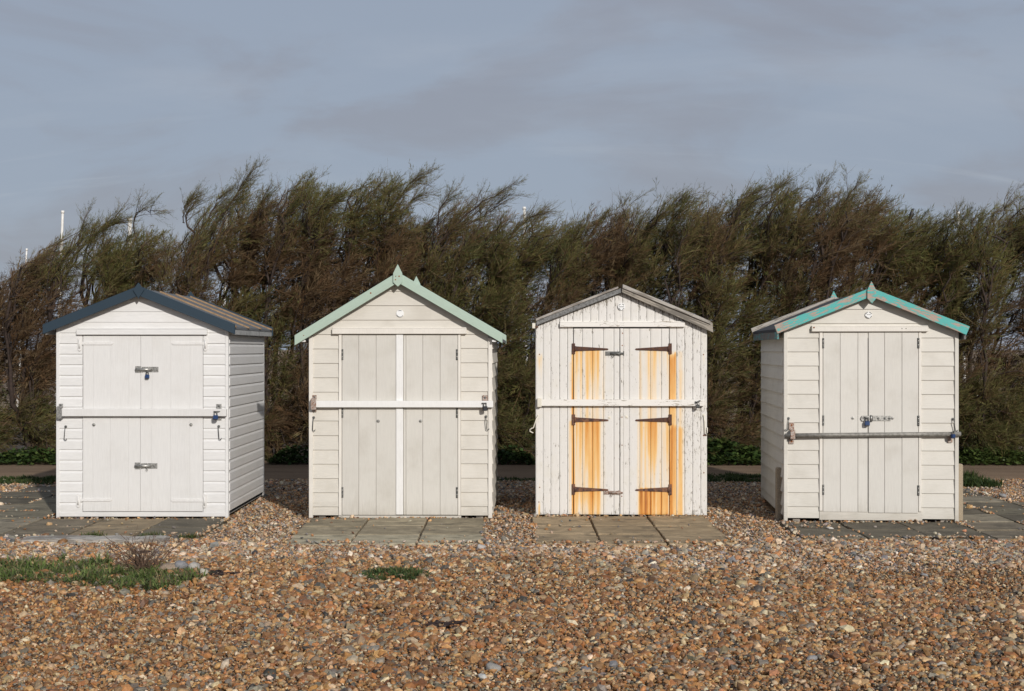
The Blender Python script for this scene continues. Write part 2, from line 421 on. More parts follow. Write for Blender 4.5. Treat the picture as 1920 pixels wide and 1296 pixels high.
# ------------------------------------------------------------------ the setting: ground, path
def ground_z(x, y):
    x = np.asarray(x, float); y = np.asarray(y, float)
    a = (vnoise(x * 0.9, y * 0.9, 3) - 0.5) * 0.05 + (vnoise(x * 2.7, y * 2.7, 4) - 0.5) * 0.022
    near = ss(y, 12.2, 10.5)
    return -0.028 + a * (0.25 + 0.75 * near) * ss(y, 18.3, 17.5)

xs = np.concatenate([np.linspace(-1500, -14, 8), np.linspace(-12, 12, 161), np.linspace(14, 1500, 8)])
ys = np.concatenate([np.linspace(-300, 2, 6), np.linspace(3, 20, 120), np.linspace(24, 3000, 10)])
gxx, gyy = np.meshgrid(xs, ys)
gv = np.stack([gxx.ravel(), gyy.ravel(), ground_z(gxx, gyy).ravel()], 1)
nx = len(xs); ii = np.arange((len(ys) - 1) * (nx - 1)); rr, cc_ = ii // (nx - 1), ii % (nx - 1)
quads = np.stack([rr * nx + cc_, rr * nx + cc_ + 1, (rr + 1) * nx + cc_ + 1, (rr + 1) * nx + cc_], 1)
tag(np_mesh('ground', gv, quads, M['ground'], smooth=True), kind='structure')

pv, pf = [], []
n = 80
for i in range(n + 1):
    x = -16 + 32 * i / n
    y0 = 18.25 + 0.10 * math.sin(x * 1.3) + random.uniform(-.05, .05); y1 = 20.35 + random.uniform(-.06, .06)
    pv += [(x, y0, -0.024), (x, y0 + 0.12, 0.006), (x, (y0 + y1) / 2, 0.014), (x, y1, 0.004), (x, y1 + 3.5, 0.0)]
for i in range(n):
    for k in range(4): pf.append((i * 5 + k, (i + 1) * 5 + k, (i + 1) * 5 + k + 1, i * 5 + k + 1))
tag(mesh('path', pv, pf, M['path'], smooth=True), kind='structure')

# ------------------------------------------------------------------ paving
slab_rects = []; pave_rects = []
def slab_obj(parent, x0, x1, y0, y1, col, z=0.0):
    o = box('slab', -(x1 - x0) / 2, (x1 - x0) / 2, -(y1 - y0) / 2, (y1 - y0) / 2, -0.05, 0.0, M['slab'], parent, 0.005)
    o.location = ((x0 + x1) / 2, (y0 + y1) / 2, z + random.uniform(-.007, .007))
    o.rotation_euler = (random.uniform(-.009, .009), random.uniform(-.009, .009), random.uniform(-.007, .007))
    v = random.uniform(0.88, 1.12); o.color = (col[0] * v * 1.05, col[1] * v, col[2] * v * .90, 1)
    slab_rects.append((x0, x1, y0, y1))

def paving(xe, ye, colf, skip=lambda i, j: False):
    p = tag(empty('pavement'), kind='structure')
    g = 0.011; full = not any(skip(i, j) for i in range(len(xe) - 1) for j in range(len(ye) - 1))
    if full: pave_rects.append((xe[0], xe[-1], ye[0], ye[-1]))
    else: pave_rects.extend((xe[i], xe[i + 1], ye[j], ye[j + 1]) for i in range(len(xe) - 1) for j in range(len(ye) - 1) if not skip(i, j))
    for i in range(len(xe) - 1):
        for j in range(len(ye) - 1):
            if skip(i, j): continue
            slab_obj(p, xe[i] + g, xe[i + 1] - g, ye[j] + g, ye[j + 1] - g, colf(i, j))
    return p
GREY, DARK, TAN, OLIVE = (0.27, 0.245, 0.20), (0.145, 0.132, 0.108), (0.31, 0.25, 0.18), (0.21, 0.195, 0.155)
# navy-trimmed hut: apron plus the paving beside it
c1f = lambda i, j: [DARK, TAN, GREY, DARK, GREY, TAN, GREY, GREY][(i * 3 + j * 2) % 8]
paving([-7.4, -6.76, -6.12, -5.48, -4.84, -4.20, -3.56, -2.92], [12.63, 13.28, 13.96],
       lambda i, j: {6: DARK, 5: (0.29, 0.235, 0.165), 4: (0.19, 0.165, 0.13), 3: GREY}.get(i, GREY))
paving([-7.4, -6.76, -6.12, -5.48, -4.84], [13.96, 14.6, 15.25, 15.9, 16.55, 17.2], lambda i, j: [GREY, OLIVE, DARK, OLIVE][(i + 2 * j) % 4] if j < 3 else DARK,
       lambda i, j: (j == 4 and i < 2) or (j == 3 and i < 1))
paving([-2.085, -1.475, -0.865, -0.25], [12.2, 12.78, 13.38, 13.99], lambda i, j: (0.40, 0.37, 0.29) if j == 0 else (0.30, 0.265, 0.20))
paving([0.20, 0.805, 1.41, 2.02], [12.2, 12.8, 13.4, 14.17], lambda i, j: (0.36, 0.285, 0.195))
paving([2.7, 3.3, 3.9, 4.5], [12.52, 13.1, 13.68], lambda i, j: DARK)
paving([4.5, 5.1, 5.7, 6.3], [12.52, 13.1, 13.68, 14.28, 14.88, 15.48, 16.08, 16.68, 17.2],
       lambda i, j: (0.20, 0.175, 0.14) if j < 2 else [OLIVE, DARK, GREY, DARK][(i + j) % 4], lambda i, j: (j > 4 and i > 1) or (j > 6 and i > 0))

# ------------------------------------------------------------------ beach huts
class Hut:
    def __init__(s, cx, by, yaw, label, depth=2.0):
        s.cx, s.by = cx, by; s.Y = gy(by); s.s = F / s.Y; s.D = depth
        s.root = empty('beach_hut', (gx(cx, s.Y), s.Y, 0.0), R(yaw))
        tag(s.root, label, 'beach hut', 'beach huts in a row on the shingle')
    def X(s, px): return (px - s.cx) / s.s
    def Z(s, py): return (s.by - py) / s.s
    def P(s, pts): return [(s.X(a), s.Z(b)) for a, b in pts]
    def pt(s, px, py, y): return (s.X(px), y, s.Z(py))
    def wpt(s, px, py, y):
        return s.root.matrix_basis @ Vector(s.pt(px, py, y))
    def frame(s, apex, slope, x0, x1, backmat, sidemat, eave_drop=6):
        """panel behind the front boards, back wall, floor; apex in px, slope = rise per run"""
        s.ax, s.az, s.m = s.X(apex[0]), s.Z(apex[1]), slope
        s.x0, s.x1 = s.X(x0), s.X(x1)
        z = lambda x, d=0.0: s.az - d - s.m * abs(x - s.ax)
        s.roof_z = z
        w0, w1, D = s.x0 + .012, s.x1 - .012, s.D
        poly = [(w0, .03), (w1, .03), (w1, z(w1, .045)), (s.ax, z(s.ax, .045)), (w0, z(w0, .045))]
        s.front = prism('front_wall', poly, 0.004, 0.035, backmat, s.root)
        s.back = prism('back_wall', poly, D - 0.03, D, sidemat, s.root)
        box('floor', w0, w1, 0.04, D - .035, .035, .07, M['grey_wood'], s.root, 0)
        for k in range(3):
            xx = w0 + .12 + (w1 - w0 - .24) * k / 2
            box('bearer', xx - .035, xx + .035, .02, D - .02, -.05, .034, M['grey_wood'], s.root, 0)
        s.sides = []
        for sg in (-1, 1):
            xa = w0 if sg < 0 else w1
            s.sides.append(box('side_wall', min(xa, xa - sg * .025), max(xa, xa - sg * .025), 0.037, D - .032, .03, z(xa, .05), sidemat, s.root, 0))
    def clip_roof(s, poly, d=.04):
        poly = clip(poly, s.m, 1, s.az - d + s.m * s.ax)
        return clip(poly, -s.m, 1, s.az - d - s.m * s.ax) if poly else poly
    def hboard(s, x0, x1, z0, z1, mat, yb=-.018, yt=-.006):
        poly = s.clip_roof([(x0, z0), (x1, z0), (x1, z1), (x0, z1)])
        if len(poly) < 3: return
        f = lambda a, z: yb + (yt - yb) * (z - z0) / (z1 - z0)
        prism('board', poly, f, 0.012, mat, s.front)
    def sideboards(s, zs, mat, to=.022, ti=.003, cham=0.0):
        for k, sg in enumerate((-1, 1)):
            xa = s.x0 + .012 if sg < 0 else s.x1 - .012
            top = s.roof_z(xa, .05)
            for z0, z1 in zip(zs[:-1], zs[1:]):
                if z0 > top - .02: continue
                zt = min(z1, top)
                dz = random.uniform(-.0015, .0015)
                a0, a1 = .03, s.D - .03
                v = []
                for y in (a0, a1):
                    zc = z0 + (zt - z0) * cham; tc_ = to if cham else to
                    v += [(xa + sg * to, y, z0 + dz), (xa + sg * to, y, zc if cham else z0 + dz + .004), (xa + sg * ti, y, zt), (xa - sg * .012, y, zt), (xa - sg * .012, y, z0 + dz)]
                mesh('board', v, [(0, 1, 2, 3, 4), (9, 8, 7, 6, 5)] + [(q, 5 + q, 5 + (q + 1) % 5, (q + 1) % 5) for q in range(5)], mat, s.sides[k])
    def pvcboard(s, x0, x1, z0, z1, mat, yo=-.016, yi=-.003):
        zc = z0 + (z1 - z0) * .74
        pr = [(yo, z0), (yo, zc), (yi, z1 - .001), (.012, z1 - .001), (.012, z0)]
        v = [(x, y, z) for x in (x0, x1) for y, z in pr]
        mesh('board', v, [(0, 1, 2, 3, 4), (9, 8, 7, 6, 5)] + [(k, 5 + k, 5 + (k + 1) % 5, (k + 1) % 5) for k in range(5)], mat, s.front)
    def corner(s, wpx, mat, front=-.028, z0=.0):
        w = wpx / s.s
        for sg, xa in ((-1, s.x0), (1, s.x1)):
            xin = xa - sg * w; zt = s.roof_z(xa, .05)
            lo, hi = min(xa, xin), max(xa, xin)
            box('corner_trim', lo, hi, front, .036, z0, zt, mat, s.root, .003)
            box('corner_trim', lo if sg > 0 else lo, hi, s.D - .034, s.D + .02, z0 + .02, zt, mat, s.root, .003)
    def roof(s, ex0, ex1, mat, over=.095, thick=.028, fascia=None, fh=.045, back=None):
        """ex0/ex1: eave end columns in px"""
        s.panels = []
        back = s.D + .10 if back is None else back
        s.yf, s.yb = -over, back
        for sg, e in ((-1, s.X(ex0)), (1, s.X(ex1))):
            e = e - sg * .012
            z1 = s.roof_z(e)
            poly = [(s.ax, s.az - .004), (e, z1 - .004), (e, z1 - .004 - thick), (s.ax, s.az - .004 - thick)]
            s.panels.append(prism('roof_panel', poly, -over, back, mat, s.root))
            if fascia:
                box('fascia', e - .022 if sg > 0 else e + .002, e - .002 if sg > 0 else e + .022, -over + .002, back - .002, z1 - .034 - fh, z1 - .034, fascia, s.root, .002)
    def barge(s, pts, mat, y0, y1, flip=False, name='bargeboard'):
        P = s.P(pts); ang = math.atan2(P[1][1] - P[0][1], P[1][0] - P[0][0])
        ca, sa = math.cos(ang), math.sin(ang)
        ox = sum(p[0] for p in P) / len(P); oz = sum(p[1] for p in P) / len(P)
        Q = [((x - ox) * ca + (z - oz) * sa, -(x - ox) * sa + (z - oz) * ca) for x, z in P]
        o = prism(name, Q, y0, y1, mat, s.root, bevel=.0025)
        o.location = (ox, 0, oz); o.rotation_euler = (0, -ang, 0)
        return o
    def finial(s, pts, mat, y0, y1):
        P = s.P(pts); ox = sum(p[0] for p in P) / len(P); oz = sum(p[1] for p in P) / len(P)
        o = prism('finial', [(x - ox, z - oz) for x, z in P], y0, y1, mat, s.root, bevel=.0025); o.location = (ox, 0, oz); return o
    def fbox(s, name, px0, px1, py0, py1, y0, y1, mat, parent=None, bevel=.003):
        """box from px columns and rows"""
        return box(name, s.X(px0), s.X(px1), y0, y1, s.Z(py1), s.Z(py0), mat, parent or s.root, bevel)
    def coach_bolt(s, px, py, y, parent=None, r=3.0, mat='steel'):
        r = r / s.s
        return lathe_y('bolt_head', s.X(px), s.Z(py), [(r, y), (r, y - .003), (r * .55, y - .0035), (r * .5, y - .008), (r * .25, y - .011)], M[mat], parent or s.root, 14)
    def cabin_hook(s, px, py0, py1, y, mat='dark_steel', dx=0, side=1):
        h = empty_part('cabin_hook', s.root)
        s.coach_bolt(px, py0, y + .006, h, 2.6, mat)
        k = 1 / s.s
        x, z0, z1 = s.X(px), s.Z(py0), s.Z(py1)
        x1 = x + dx * k
        pts = [(x, y - .012, z0), (x + (x1 - x) * .3, y - .016, z0 + (z1 - z0) * .3), (x1, y - .012, z1 + 3 * k)]
        for a in range(7):
            an = math.pi * a / 6
            pts.append((x1 + side * (2.4 * k) * (1 - math.cos(an)), y - .012, z1 + 3 * k - 3 * k * math.sin(an)))
        tube('hook_rod', pts, .0042, M[mat], h, 6)
        return h
    def butt_hinge(s, px, py0, py1, y, parent):
        x = s.X(px); z0, z1 = s.Z(py1), s.Z(py0)
        o = box('hinge', x - .012, x + .012, y - .002, y + .004, z0, z1, M['dark_steel'], parent, .001)
        n = 5
        for k in range(n):
            a, b = z0 + (z1 - z0) * k / n + .001, z0 + (z1 - z0) * (k + 1) / n - .001
            tube('knuckle', [(x, y - .006, a), (x, y - .006, b)], .0065, M['steel'] if k % 2 else M['dark_steel'], o, 8)

def empty_part(name, parent):
    o = bpy.data.objects.new(name, None); COL.objects.link(o); o.parent = parent; o.empty_display_size = .05; return o

def padlock(p, label, body='lock_blue', sc=1.0, shackle='dark_steel', tilt=0.0):
    """p: world point of the shackle top"""
    t = empty('padlock', p, tilt); tag(t, label, 'padlock')
    w, h, d = .021 * sc, .040 * sc, .013 * sc; sh = .034 * sc
    bm = bmesh.new()
    poly = [(-w, -sh), (-w, -sh - h * .8), (-w * .7, -sh - h), (w * .7, -sh - h), (w, -sh - h * .8), (w, -sh), (w * .8, -sh + .004), (-w * .8, -sh + .004)]
    prism('body', poly, -d, d, M[body], t, bevel=.003)
    box('base_band', -w * .72, w * .72, -d - .0015, d + .0015, -sh - h * .98, -sh - h * .72, M['lock_dark'], t, .001)
    pts = [(-w * .6, 0, -sh - .004)] + [(-w * .6 * math.cos(a), 0, -w * .6 + w * .6 * math.sin(a)) for a in [math.pi * k / 8 for k in range(9)]] + [(w * .6, 0, -sh - .004)]
    tube('shackle', pts, .0042 * sc, M[shackle], t, 8)
    return t

def hasp_bolt(h, px0, px1, py, hgt, y, parent, mat='steel', flip=False, name='bolt', eye=None):
    """barrel bolt: back plate, barrel, keeper, staple eye"""
    k = 1 / h.s; z = h.Z(py); a, b = h.X(px0), h.X(px1); hh = hgt * k / 2
    keep = .26 * (b - a)
    o = empty_part(name, parent)
    if not flip: k0, k1, p0, p1 = a, a + keep, a + keep * 1.12, b
    else: k0, k1, p0, p1 = b - keep, b, a, b - keep * 1.12
    box('keeper_plate', k0, k1, y - .003, y, z - hh * 1.05, z + hh * 1.05, M[mat], o, .001)
    box('back_plate', p0, p1, y - .003, y, z - hh * .85, z + hh * .85, M[mat], o, .001)
    tube('barrel', [(a + .004, y - .012, z), (a + (b - a) * (.72 if not flip else 1) , y - .012, z)] if not flip else [(a + (b - a) * .28, y - .012, z), (b - .004, y - .012, z)], hh * .45, M[mat], o, 10)
    for q in (.30, .52) if not flip else (.48, .70):
        x = a + (b - a) * q
        box('strap', x, x + .012, y - .018, y - .001, z - hh * .75, z + hh * .75, M[mat], o, .002)
    xe = a + (b - a) * (eye if eye else .55)
    tube('eye', [(xe + .009 * math.cos(t), y - .014, z - hh - .006 + .011 * math.sin(t)) for t in [math.pi * 2 * q / 10 for q in range(11)]], .0028, M[mat], o, 6)
    for (u, v) in ((.08, .0), (.93, .4), (.93, -.4)):
        uu = u if not flip else 1 - u
        lathe_y('screw', a + (b - a) * uu, z + v * hh, [(.0042, y - .003), (.0035, y - .006), (.001, y - .007)], M['dark_steel'], o, 8)
    return o

def bar_bracket(h, px0, px1, py0, py1, bar0, bar1, yw, ybar, parent, mat='steel'):
    """strap of flat steel wrapping a locking bar, with screw tabs above and below"""
    o = h.fbox('bracket', px0, px1, bar0 - 2, bar1 + 2, ybar - .006, ybar - .001, M[mat], parent, .001)
    h.fbox('tab', px0 + 1, px1 - 1, py0, bar0 - 2.2, yw - .006, yw - .001, M[mat], o, .001)
    h.fbox('tab', px0 + 1, px1 - 1, bar1 + 2.2, py1, yw - .006, yw - .001, M[mat], o, .001)
    h.fbox('web', px0 + 1, px1 - 1, bar0 - 3.4, bar0 - 1.0, ybar - .001, yw - .001, M[mat], o, .001)
    h.fbox('web', px0 + 1, px1 - 1, bar1 + 1.0, bar1 + 3.4, ybar - .001, yw - .001, M[mat], o, .001)
    for py in ((py0 + bar0 - 2) / 2, (py1 + bar1 + 2) / 2):
        h.coach_bolt((px0 + px1) / 2, py, yw - .005, o, 1.7, 'dark_steel')
    return o

def planks(h, parent, edges, py0, py1, y0, y1, mat, gap=.0008, jig=0.0, bev=.0025):
    out = []
    for a, b in zip(edges[:-1], edges[1:]):
        j = random.uniform(-jig, jig)
        out.append(box('plank', h.X(a) + gap, h.X(b) - gap, y0 + j, y1, h.Z(py1), h.Z(py0), mat, parent, bev))
    return out

def disc(h, px, py, y, r=7.0, arcs=(), bars=()):
    r = r / h.s
    o = lathe_y('number_disc', h.X(px), h.Z(py), [(r, y), (r, y - .006), (r * .96, y - .008)], M['disc'], h.root, 28)
    cx, cz = h.X(px), h.Z(py)
    for a0, a1, rr, wd in arcs:
        V, Fc = [], []; n = 8
        for k in range(n + 1):
            a = R(a0 + (a1 - a0) * k / n)
            for q in (rr - wd / 2, rr + wd / 2): V.append((cx + r * q * math.cos(a), y - .0095, cz + r * q * math.sin(a)))
        for k in range(n): Fc.append((2 * k, 2 * k + 1, 2 * k + 3, 2 * k + 2))
        mesh('lettering', V, Fc, M['disc_ink'], o)
    for bx0, bx1, bz0, bz1, mt in bars:
        mesh('lettering', [(cx + r * bx0, y - .0095, cz + r * bz0), (cx + r * bx1, y - .0095, cz + r * bz0), (cx + r * bx1, y - .0095, cz + r * bz1), (cx + r * bx0, y - .0095, cz + r * bz1)], [(0, 1, 2, 3)], M[mt], o)
    return o

# ---- hut with navy bargeboards -------------------------------------------------------------
h = Hut(267.5, 971, 0, 'white plastic clad beach hut with navy bargeboards and tan roof battens')
h.frame((265.5, 541), .405, 106.5, 429, M['pvc'], M['pvc'])
rows = [h.Z(961.5 - 19.85 * k) for k in range(0, 30)]
h.sideboards([rows[0] + .02] + rows[1:], M['pvc'], .018, .002, .70)
for k in range(0, 17):
    z0, z1 = rows[k] if k else h.Z(962), rows[k + 1]
    h.pvcboard(h.X(112.5), h.X(155.5), z0, z1, M['pvc']); h.pvcboard(h.X(382), h.X(424.5), z0, z1, M['pvc'])
for k in range(17, 22): h.hboard(h.x0 + .004, h.x1 - .004, rows[k], rows[k + 1], M['pvc'], -.014, -.006)
h.corner(6, M['pvc'], -.022)
h.fbox('sill', 112.5, 424.5, 960, 968.5, -.02, .01, M['pvc'])
h.roof(87, 444.5, M['felt'], .09, .026, M['fascia_grey'], .05)
for k, pnl in enumerate(h.panels):
    sg = -1 if k == 0 else 1; e = (h.X(87) if k == 0 else h.X(444.5)) + sg * .004
    for j in range(4):
        y = -.085 + j * .69
        prism('batten', [(h.ax + sg * .03, h.roof_z(h.ax + sg * .03) - .003), (e, h.roof_z(e) - .003), (e, h.roof_z(e) + .012), (h.ax + sg * .03, h.roof_z(h.ax + .03) + .014)], y, y + .06, M['batten'], pnl)
h.barge([(87, 609), (265.5, 537), (265.5, 555.5), (87, 627)], M['navy'], -.118, -.092)
h.barge([(265.5, 537), (444.5, 608.5), (444.5, 627), (265.5, 555.5)], M['navy'], -.118, -.092)
h.barge([(87, 609), (265.5, 537), (265.5, 555.5), (87, 627)], M['navy'], h.yb, h.yb + .026)
h.barge([(265.5, 537), (444.5, 608.5), (444.5, 627), (265.5, 555.5)], M['navy'], h.yb, h.yb + .026)
fin = [(266, 531), (276.5, 545), (266, 561), (255.5, 545)]
h.finial(fin, M['navy'], -.134, -.116); h.finial([(a, b - 1) for a, b in fin], M['navy'], h.yb + .024, h.yb + .042)
h.fbox('lintel', 145.5, 390, 617.5, 628, -.05, .004, M['pvc'], None, .004)
h.fbox('lintel_lip', 146.5, 389, 615.5, 617.2, -.036, .004, M['pvc'], None, .002)
doors = []
for (a, b, t0, t1) in ((157, 264.6, 629.5, 771.5), (265.0, 381, 629.5, 771.5), (156.5, 263.8, 772.5, 958.5), (264.2, 381, 772.5, 958.5)):
    d = h.fbox('door', a, b, t0, t1, -.010, .010, M['pvc_door'])
    e = np.linspace(a, b, 5); planks(h, d, [a, e[1] - 8, e[2] - 2, e[3] + 5, b], t0, t1, -.018, -.008, M['pvc_door'], .0003, 0, .0012); doors.append(d)
for d, px, py, dr in ((doors[0], 150.5, 644, 1), (doors[1], 386, 644, -1), (doors[2], 148, 937, 1), (doors[3], 384.5, 938, -1)):
    z = h.Z(py); x = h.X(px); k = 1 / h.s
    o = empty_part('hinge', d)
    prism('mount_plate', [(x + k * a, z + k * b) for a, b in ((-4, 10), (0, 12), (4, 10), (4, -10), (2.5, -13.5), (0, -15), (-2.5, -13.5), (-4, -10))], -.026, -.016, M['white_metal'], o, .002)
    tube('pin', [(x, -.030, z - 9 * k), (x, -.030, z + 7 * k)], .0085, M['white_metal'], o, 8)
    for q in (9.5, -12): lathe_y('screw', x, z + q * k, [(.006, -.026), (.004, -.030), (.001, -.031)], M['white_metal'], o, 8)
    a, b = x + dr * 4 * k, x + dr * 60 * k
    pl = [(a, z - 2.8 * k), (b, z - 2.8 * k), (b + dr * 3.4 * k, z), (b, z + 2.8 * k), (a, z + 2.8 * k)]
    prism('strap', pl, -.026, -.017, M['white_metal'], o, .0015)
    for q in (10, 18, 50): lathe_y('screw', x + dr * q * k, z, [(.006, -.0255), (.004, -.029), (.001, -.030)], M['white_metal'], o, 8)
hasp_bolt(h, 254.5, 298, 693, 12, -.018, doors[1]); hasp_bolt(h, 253.5, 296, 873.5, 12, -.018, doors[3])
for px, d in ((177, doors[2]), (359, doors[3])): h.coach_bolt(px, 796.5, -.018, d, 3.2)
bar = h.fbox('locking_bar', 120, 427, 766.5, 780, -.072, -.034, M['pvc_door'], None, .003)
bar_bracket(h, 111, 120.5, 757, 785.5, 764.5, 781.5, -.022, -.078, bar)
pl = h.fbox('keeper_plate', 406.5, 416, 757.5, 788, -.024, -.016, M['steel'], bar, .001); h.coach_bolt(411.3, 761.5, -.024, pl, 2, 'dark_steel')
tube('staple', [(h.X(404), -.07, h.Z(771)), (h.X(404.5), -.088, h.Z(771)), (h.X(414), -.088, h.Z(771)), (h.X(415), -.07, h.Z(771))], .005, M['dark_steel'], bar)
h.cabin_hook(124.5, 800, 825, -.026, dx=-2); h.cabin_hook(411, 799.5, 824, -.026, dx=1)
padlock(h.wpt(278, 697, -.040), 'small blue padlock on the upper bolt of the navy-trimmed hut')
padlock(h.wpt(408, 771.5, -.092), 'long-shackled blue padlock at the end of the navy-trimmed hut bar', sc=1.15)

# ---- hut with mint bargeboards -------------------------------------------------------------
h = Hut(751, 971, -0.8, 'grey-cream weatherboard beach hut with pale mint bargeboards and pointed finial')
h.frame((748, 519), .605, 579.5, 923, M['cream'], M['cream'])
ln = [966, 950, 923.5, 897, 870, 843.5, 816.5, 789, 762, 735, 708, 681, 654, 627, 600, 573, 546, 519, 490]
rows = [h.Z(v) for v in ln]
h.sideboards([h.Z(962)] + rows[1:], M['cream'])
for k in range(13):
    for (a, b, dz) in ((586, 635, 0), (864.5, 915.5, .006)):
        h.hboard(h.X(a), h.X(b), rows[k] + (dz if k else 0), rows[k + 1] + dz, M['cream'])
for k in range(13, 17): h.hboard(h.x0 + .004, h.x1 - .004, rows[k], rows[k + 1], M['cream'])
h.corner(7.5, M['cream_trim'])
h.fbox('sill', 635, 865, 966.5, 971, -.03, .01, M['cream'])
h.roof(556, 944, M['felt'], .09, .026, None)
L = [(555.5, 629), (748, 511.5), (748, 531), (555.5, 648)]; Rr = [(748, 511.5), (942.5, 625), (942.5, 644), (748, 531)]
for pts in (L, Rr):
    h.barge(pts, M['mint'], -.120, -.092); h.barge(pts, M['mint'], h.yb, h.yb + .026)
fin = [(748, 497), (756.5, 514), (756.5, 531), (748.5, 539), (739.5, 531), (739.5, 514)]
f1 = h.finial(fin, M['mint'], -.140, -.118); h.finial(fin, M['mint'], h.yb + .024, h.yb + .044)
for px, py, r_ in ((750.8, 519.5, 1.5), (744.5, 519.5, 1.0), (744, 526, 1.3), (697.5, 550.5, 1.6), (572.5, 629.5, 1.0)):
    lathe_y('rusty_nail', h.X(px), h.Z(py), [(r_ / h.s, -.140 if py < 540 else -.120), (r_ / h.s * .5, -.1425 if py < 540 else -.1225)], M['rust_spot'], h.root, 9)
for px in (570.5, 927):
    h.fbox('eave_bracket', px - 4, px + 4, 637.5, 641.5, -.09, -.05, M['bright_trim'], None, .002)
h.fbox('lintel', 623.5, 875.5, 616, 626.5, -.055, .004, M['cream_trim'], None, .004)
h.fbox('lintel_lip', 624, 875, 614, 615.8, -.04, .004, M['cream_trim'], None, .002)
for a, b in ((635.5, 641), (859, 864)): h.fbox('door_frame', a, b, 627, 966, -.028, .006, M['cream_trim'])
dl = h.fbox('door', 641.6, 749.4, 628.5, 965.5, -.010, .010, M['cream_v']); dr = h.fbox('door', 750.4, 858.5, 628.5, 965, -.010, .010, M['cream_v'])
planks(h, dl, [641.6, 673, 705.5, 744], 628.5, 965.5, -.022, -.008, M['cream_v'], .0012, .001)
planks(h, dr, [757, 761.5, 793, 825.5, 858.5], 628.5, 965, -.022, -.008, M['cream_v'], .0012, .001)
h.fbox('cover_strip', 743.2, 756.4, 628, 964.5, -.036, -.006, M['bright_trim'], dl, .003)
for px, d in ((642, dl), (857.3, dr)):
    for a, b in ((655, 675), (765, 783), (913, 933)): h.butt_hinge(px, a, b, -.024, d)
for px, d in ((709.5, dl), (789, dr)): h.coach_bolt(px, 789.6, -.022, d, 3.3)
bar = h.fbox('locking_bar', 593, 925, 751.3, 763.5, -.080, -.040, M['bright_trim'], None, .003)
bar_bracket(h, 585, 595, 741, 772, 749.5, 765, -.026, -.086, bar, 'rusty_steel')
pl = h.fbox('keeper_plate', 905, 914.5, 741, 768, -.030, -.020, M['rusty_steel'], bar, .001); h.coach_bolt(909.5, 745.5, -.030, pl, 2.2, 'dark_steel')
tube('staple', [(h.X(904), -.075, h.Z(756)), (h.X(904.5), -.094, h.Z(755.5)), (h.X(912), -.094, h.Z(755.5)), (h.X(912.5), -.075, h.Z(756))], .006, M['dark_steel'], bar)
h.cabin_hook(588.5, 783, 808, -.032, dx=-1.5); h.cabin_hook(911.5, 781, 806, -.030, dx=1)
padlock(h.wpt(910, 755, -.096), 'dark weatherproof padlock at the end of the mint-trimmed hut bar', 'lock_dark', 1.1, tilt=.5)
disc(h, 750.5, 588.3, -.016, 7.2, [(60, 120, .80, .14), (200, 330, .86, .10)], [])

# ---- old hut with rust runs ----------------------------------------------------------------
h = Hut(1164.5, 967, -1.5, 'weathered white plank beach hut with orange rust streaks below its iron hinges')
h.frame((1163.5, 541), .395, 1003.5, 1326, M['hole'], M['flaky'])

def rust_fn(px, py):
    """rust strength at photo column/row of this hut's front"""
    r = np.zeros_like(px)
    st = .12 + .95 * vnoise(px * .30, py * .004, 5) ** 1.3 + .45 * (vnoise(px * .8, py * .012, 6) - .5)
    st = np.maximum(st, .27)
    def run(x0, x1, t0, ln_, k, sx=2.0, dec=.55, s0=None, s1=None):
        s0 = s0 or sx; s1 = s1 or sx
        lv = ln_ * (.55 + .9 * vnoise(px * .22, py * 0 + t0, 12))
        m_ = ss(px, x0 - s0, x0 + s0) * ss(px, x1 + s1, x1 - s1) * ss(py, t0 - 7, t0 + 2 + (16 * vnoise(px * .35, py * 0 + t0, 14) if x0 > 1253 or x0 < 1020 else 0))
        q = np.clip((py - t0) / lv, 0, 1)
        return k * m_ * (1 - dec * q) * st
    for a in (
        run(1079, 1128, 657, 108, .72, 2, .75, s1=7), run(1079, 1129, 789, 130, .98, 2, .70, s1=7), run(1078, 1127, 919, 60, .72, 2, .6, s1=8),
        run(1070, 1136, 660, 400, .34, 5, .0), run(1194, 1280, 660, 400, .30, 6, .0),
        run(1072.5, 1077, 664, 300, 1.0, .8, .1), run(1066, 1073, 790, 170, .55, 2, .2), run(1066, 1073, 680, 80, .28, 2, .3),
        run(1203, 1253, 657, 108, .55, 2, .7, s0=8), run(1200, 1253, 789, 130, .90, 2, .70, s0=8), run(1197, 1253, 918, 60, 1.2, 2, .25, s0=6),
        run(1216, 1219, 660, 245, 1.1, .6, .2), run(1237, 1239.5, 660, 245, .9, .6, .2), run(1195, 1199, 789, 175, .8, .6, .1),
        run(1254, 1268, 662, 110, 1.05, 1.0, .45), run(1254, 1268, 795, 172, 1.15, 1.0, .3),
        run(1267, 1282, 690, 76, .34, 6, .1), run(1267, 1281, 800, 170, .62, 6, .15),
        run(1008, 1016.5, 664, 55, .75, 2.5, .9), run(1009, 1012.5, 941, 26, .95, .8, .2), run(1011, 1013, 900, 30, .5, .6, .6),
        run(1317, 1319.5, 663, 30, .5, .5, .9), run(1163.5, 1167, 668, 70, .25, .6, .8), run(1133, 1150, 670, 60, .16, 4, .8)):
        r = np.maximum(r, a)
    return np.clip(r, 0, 1)

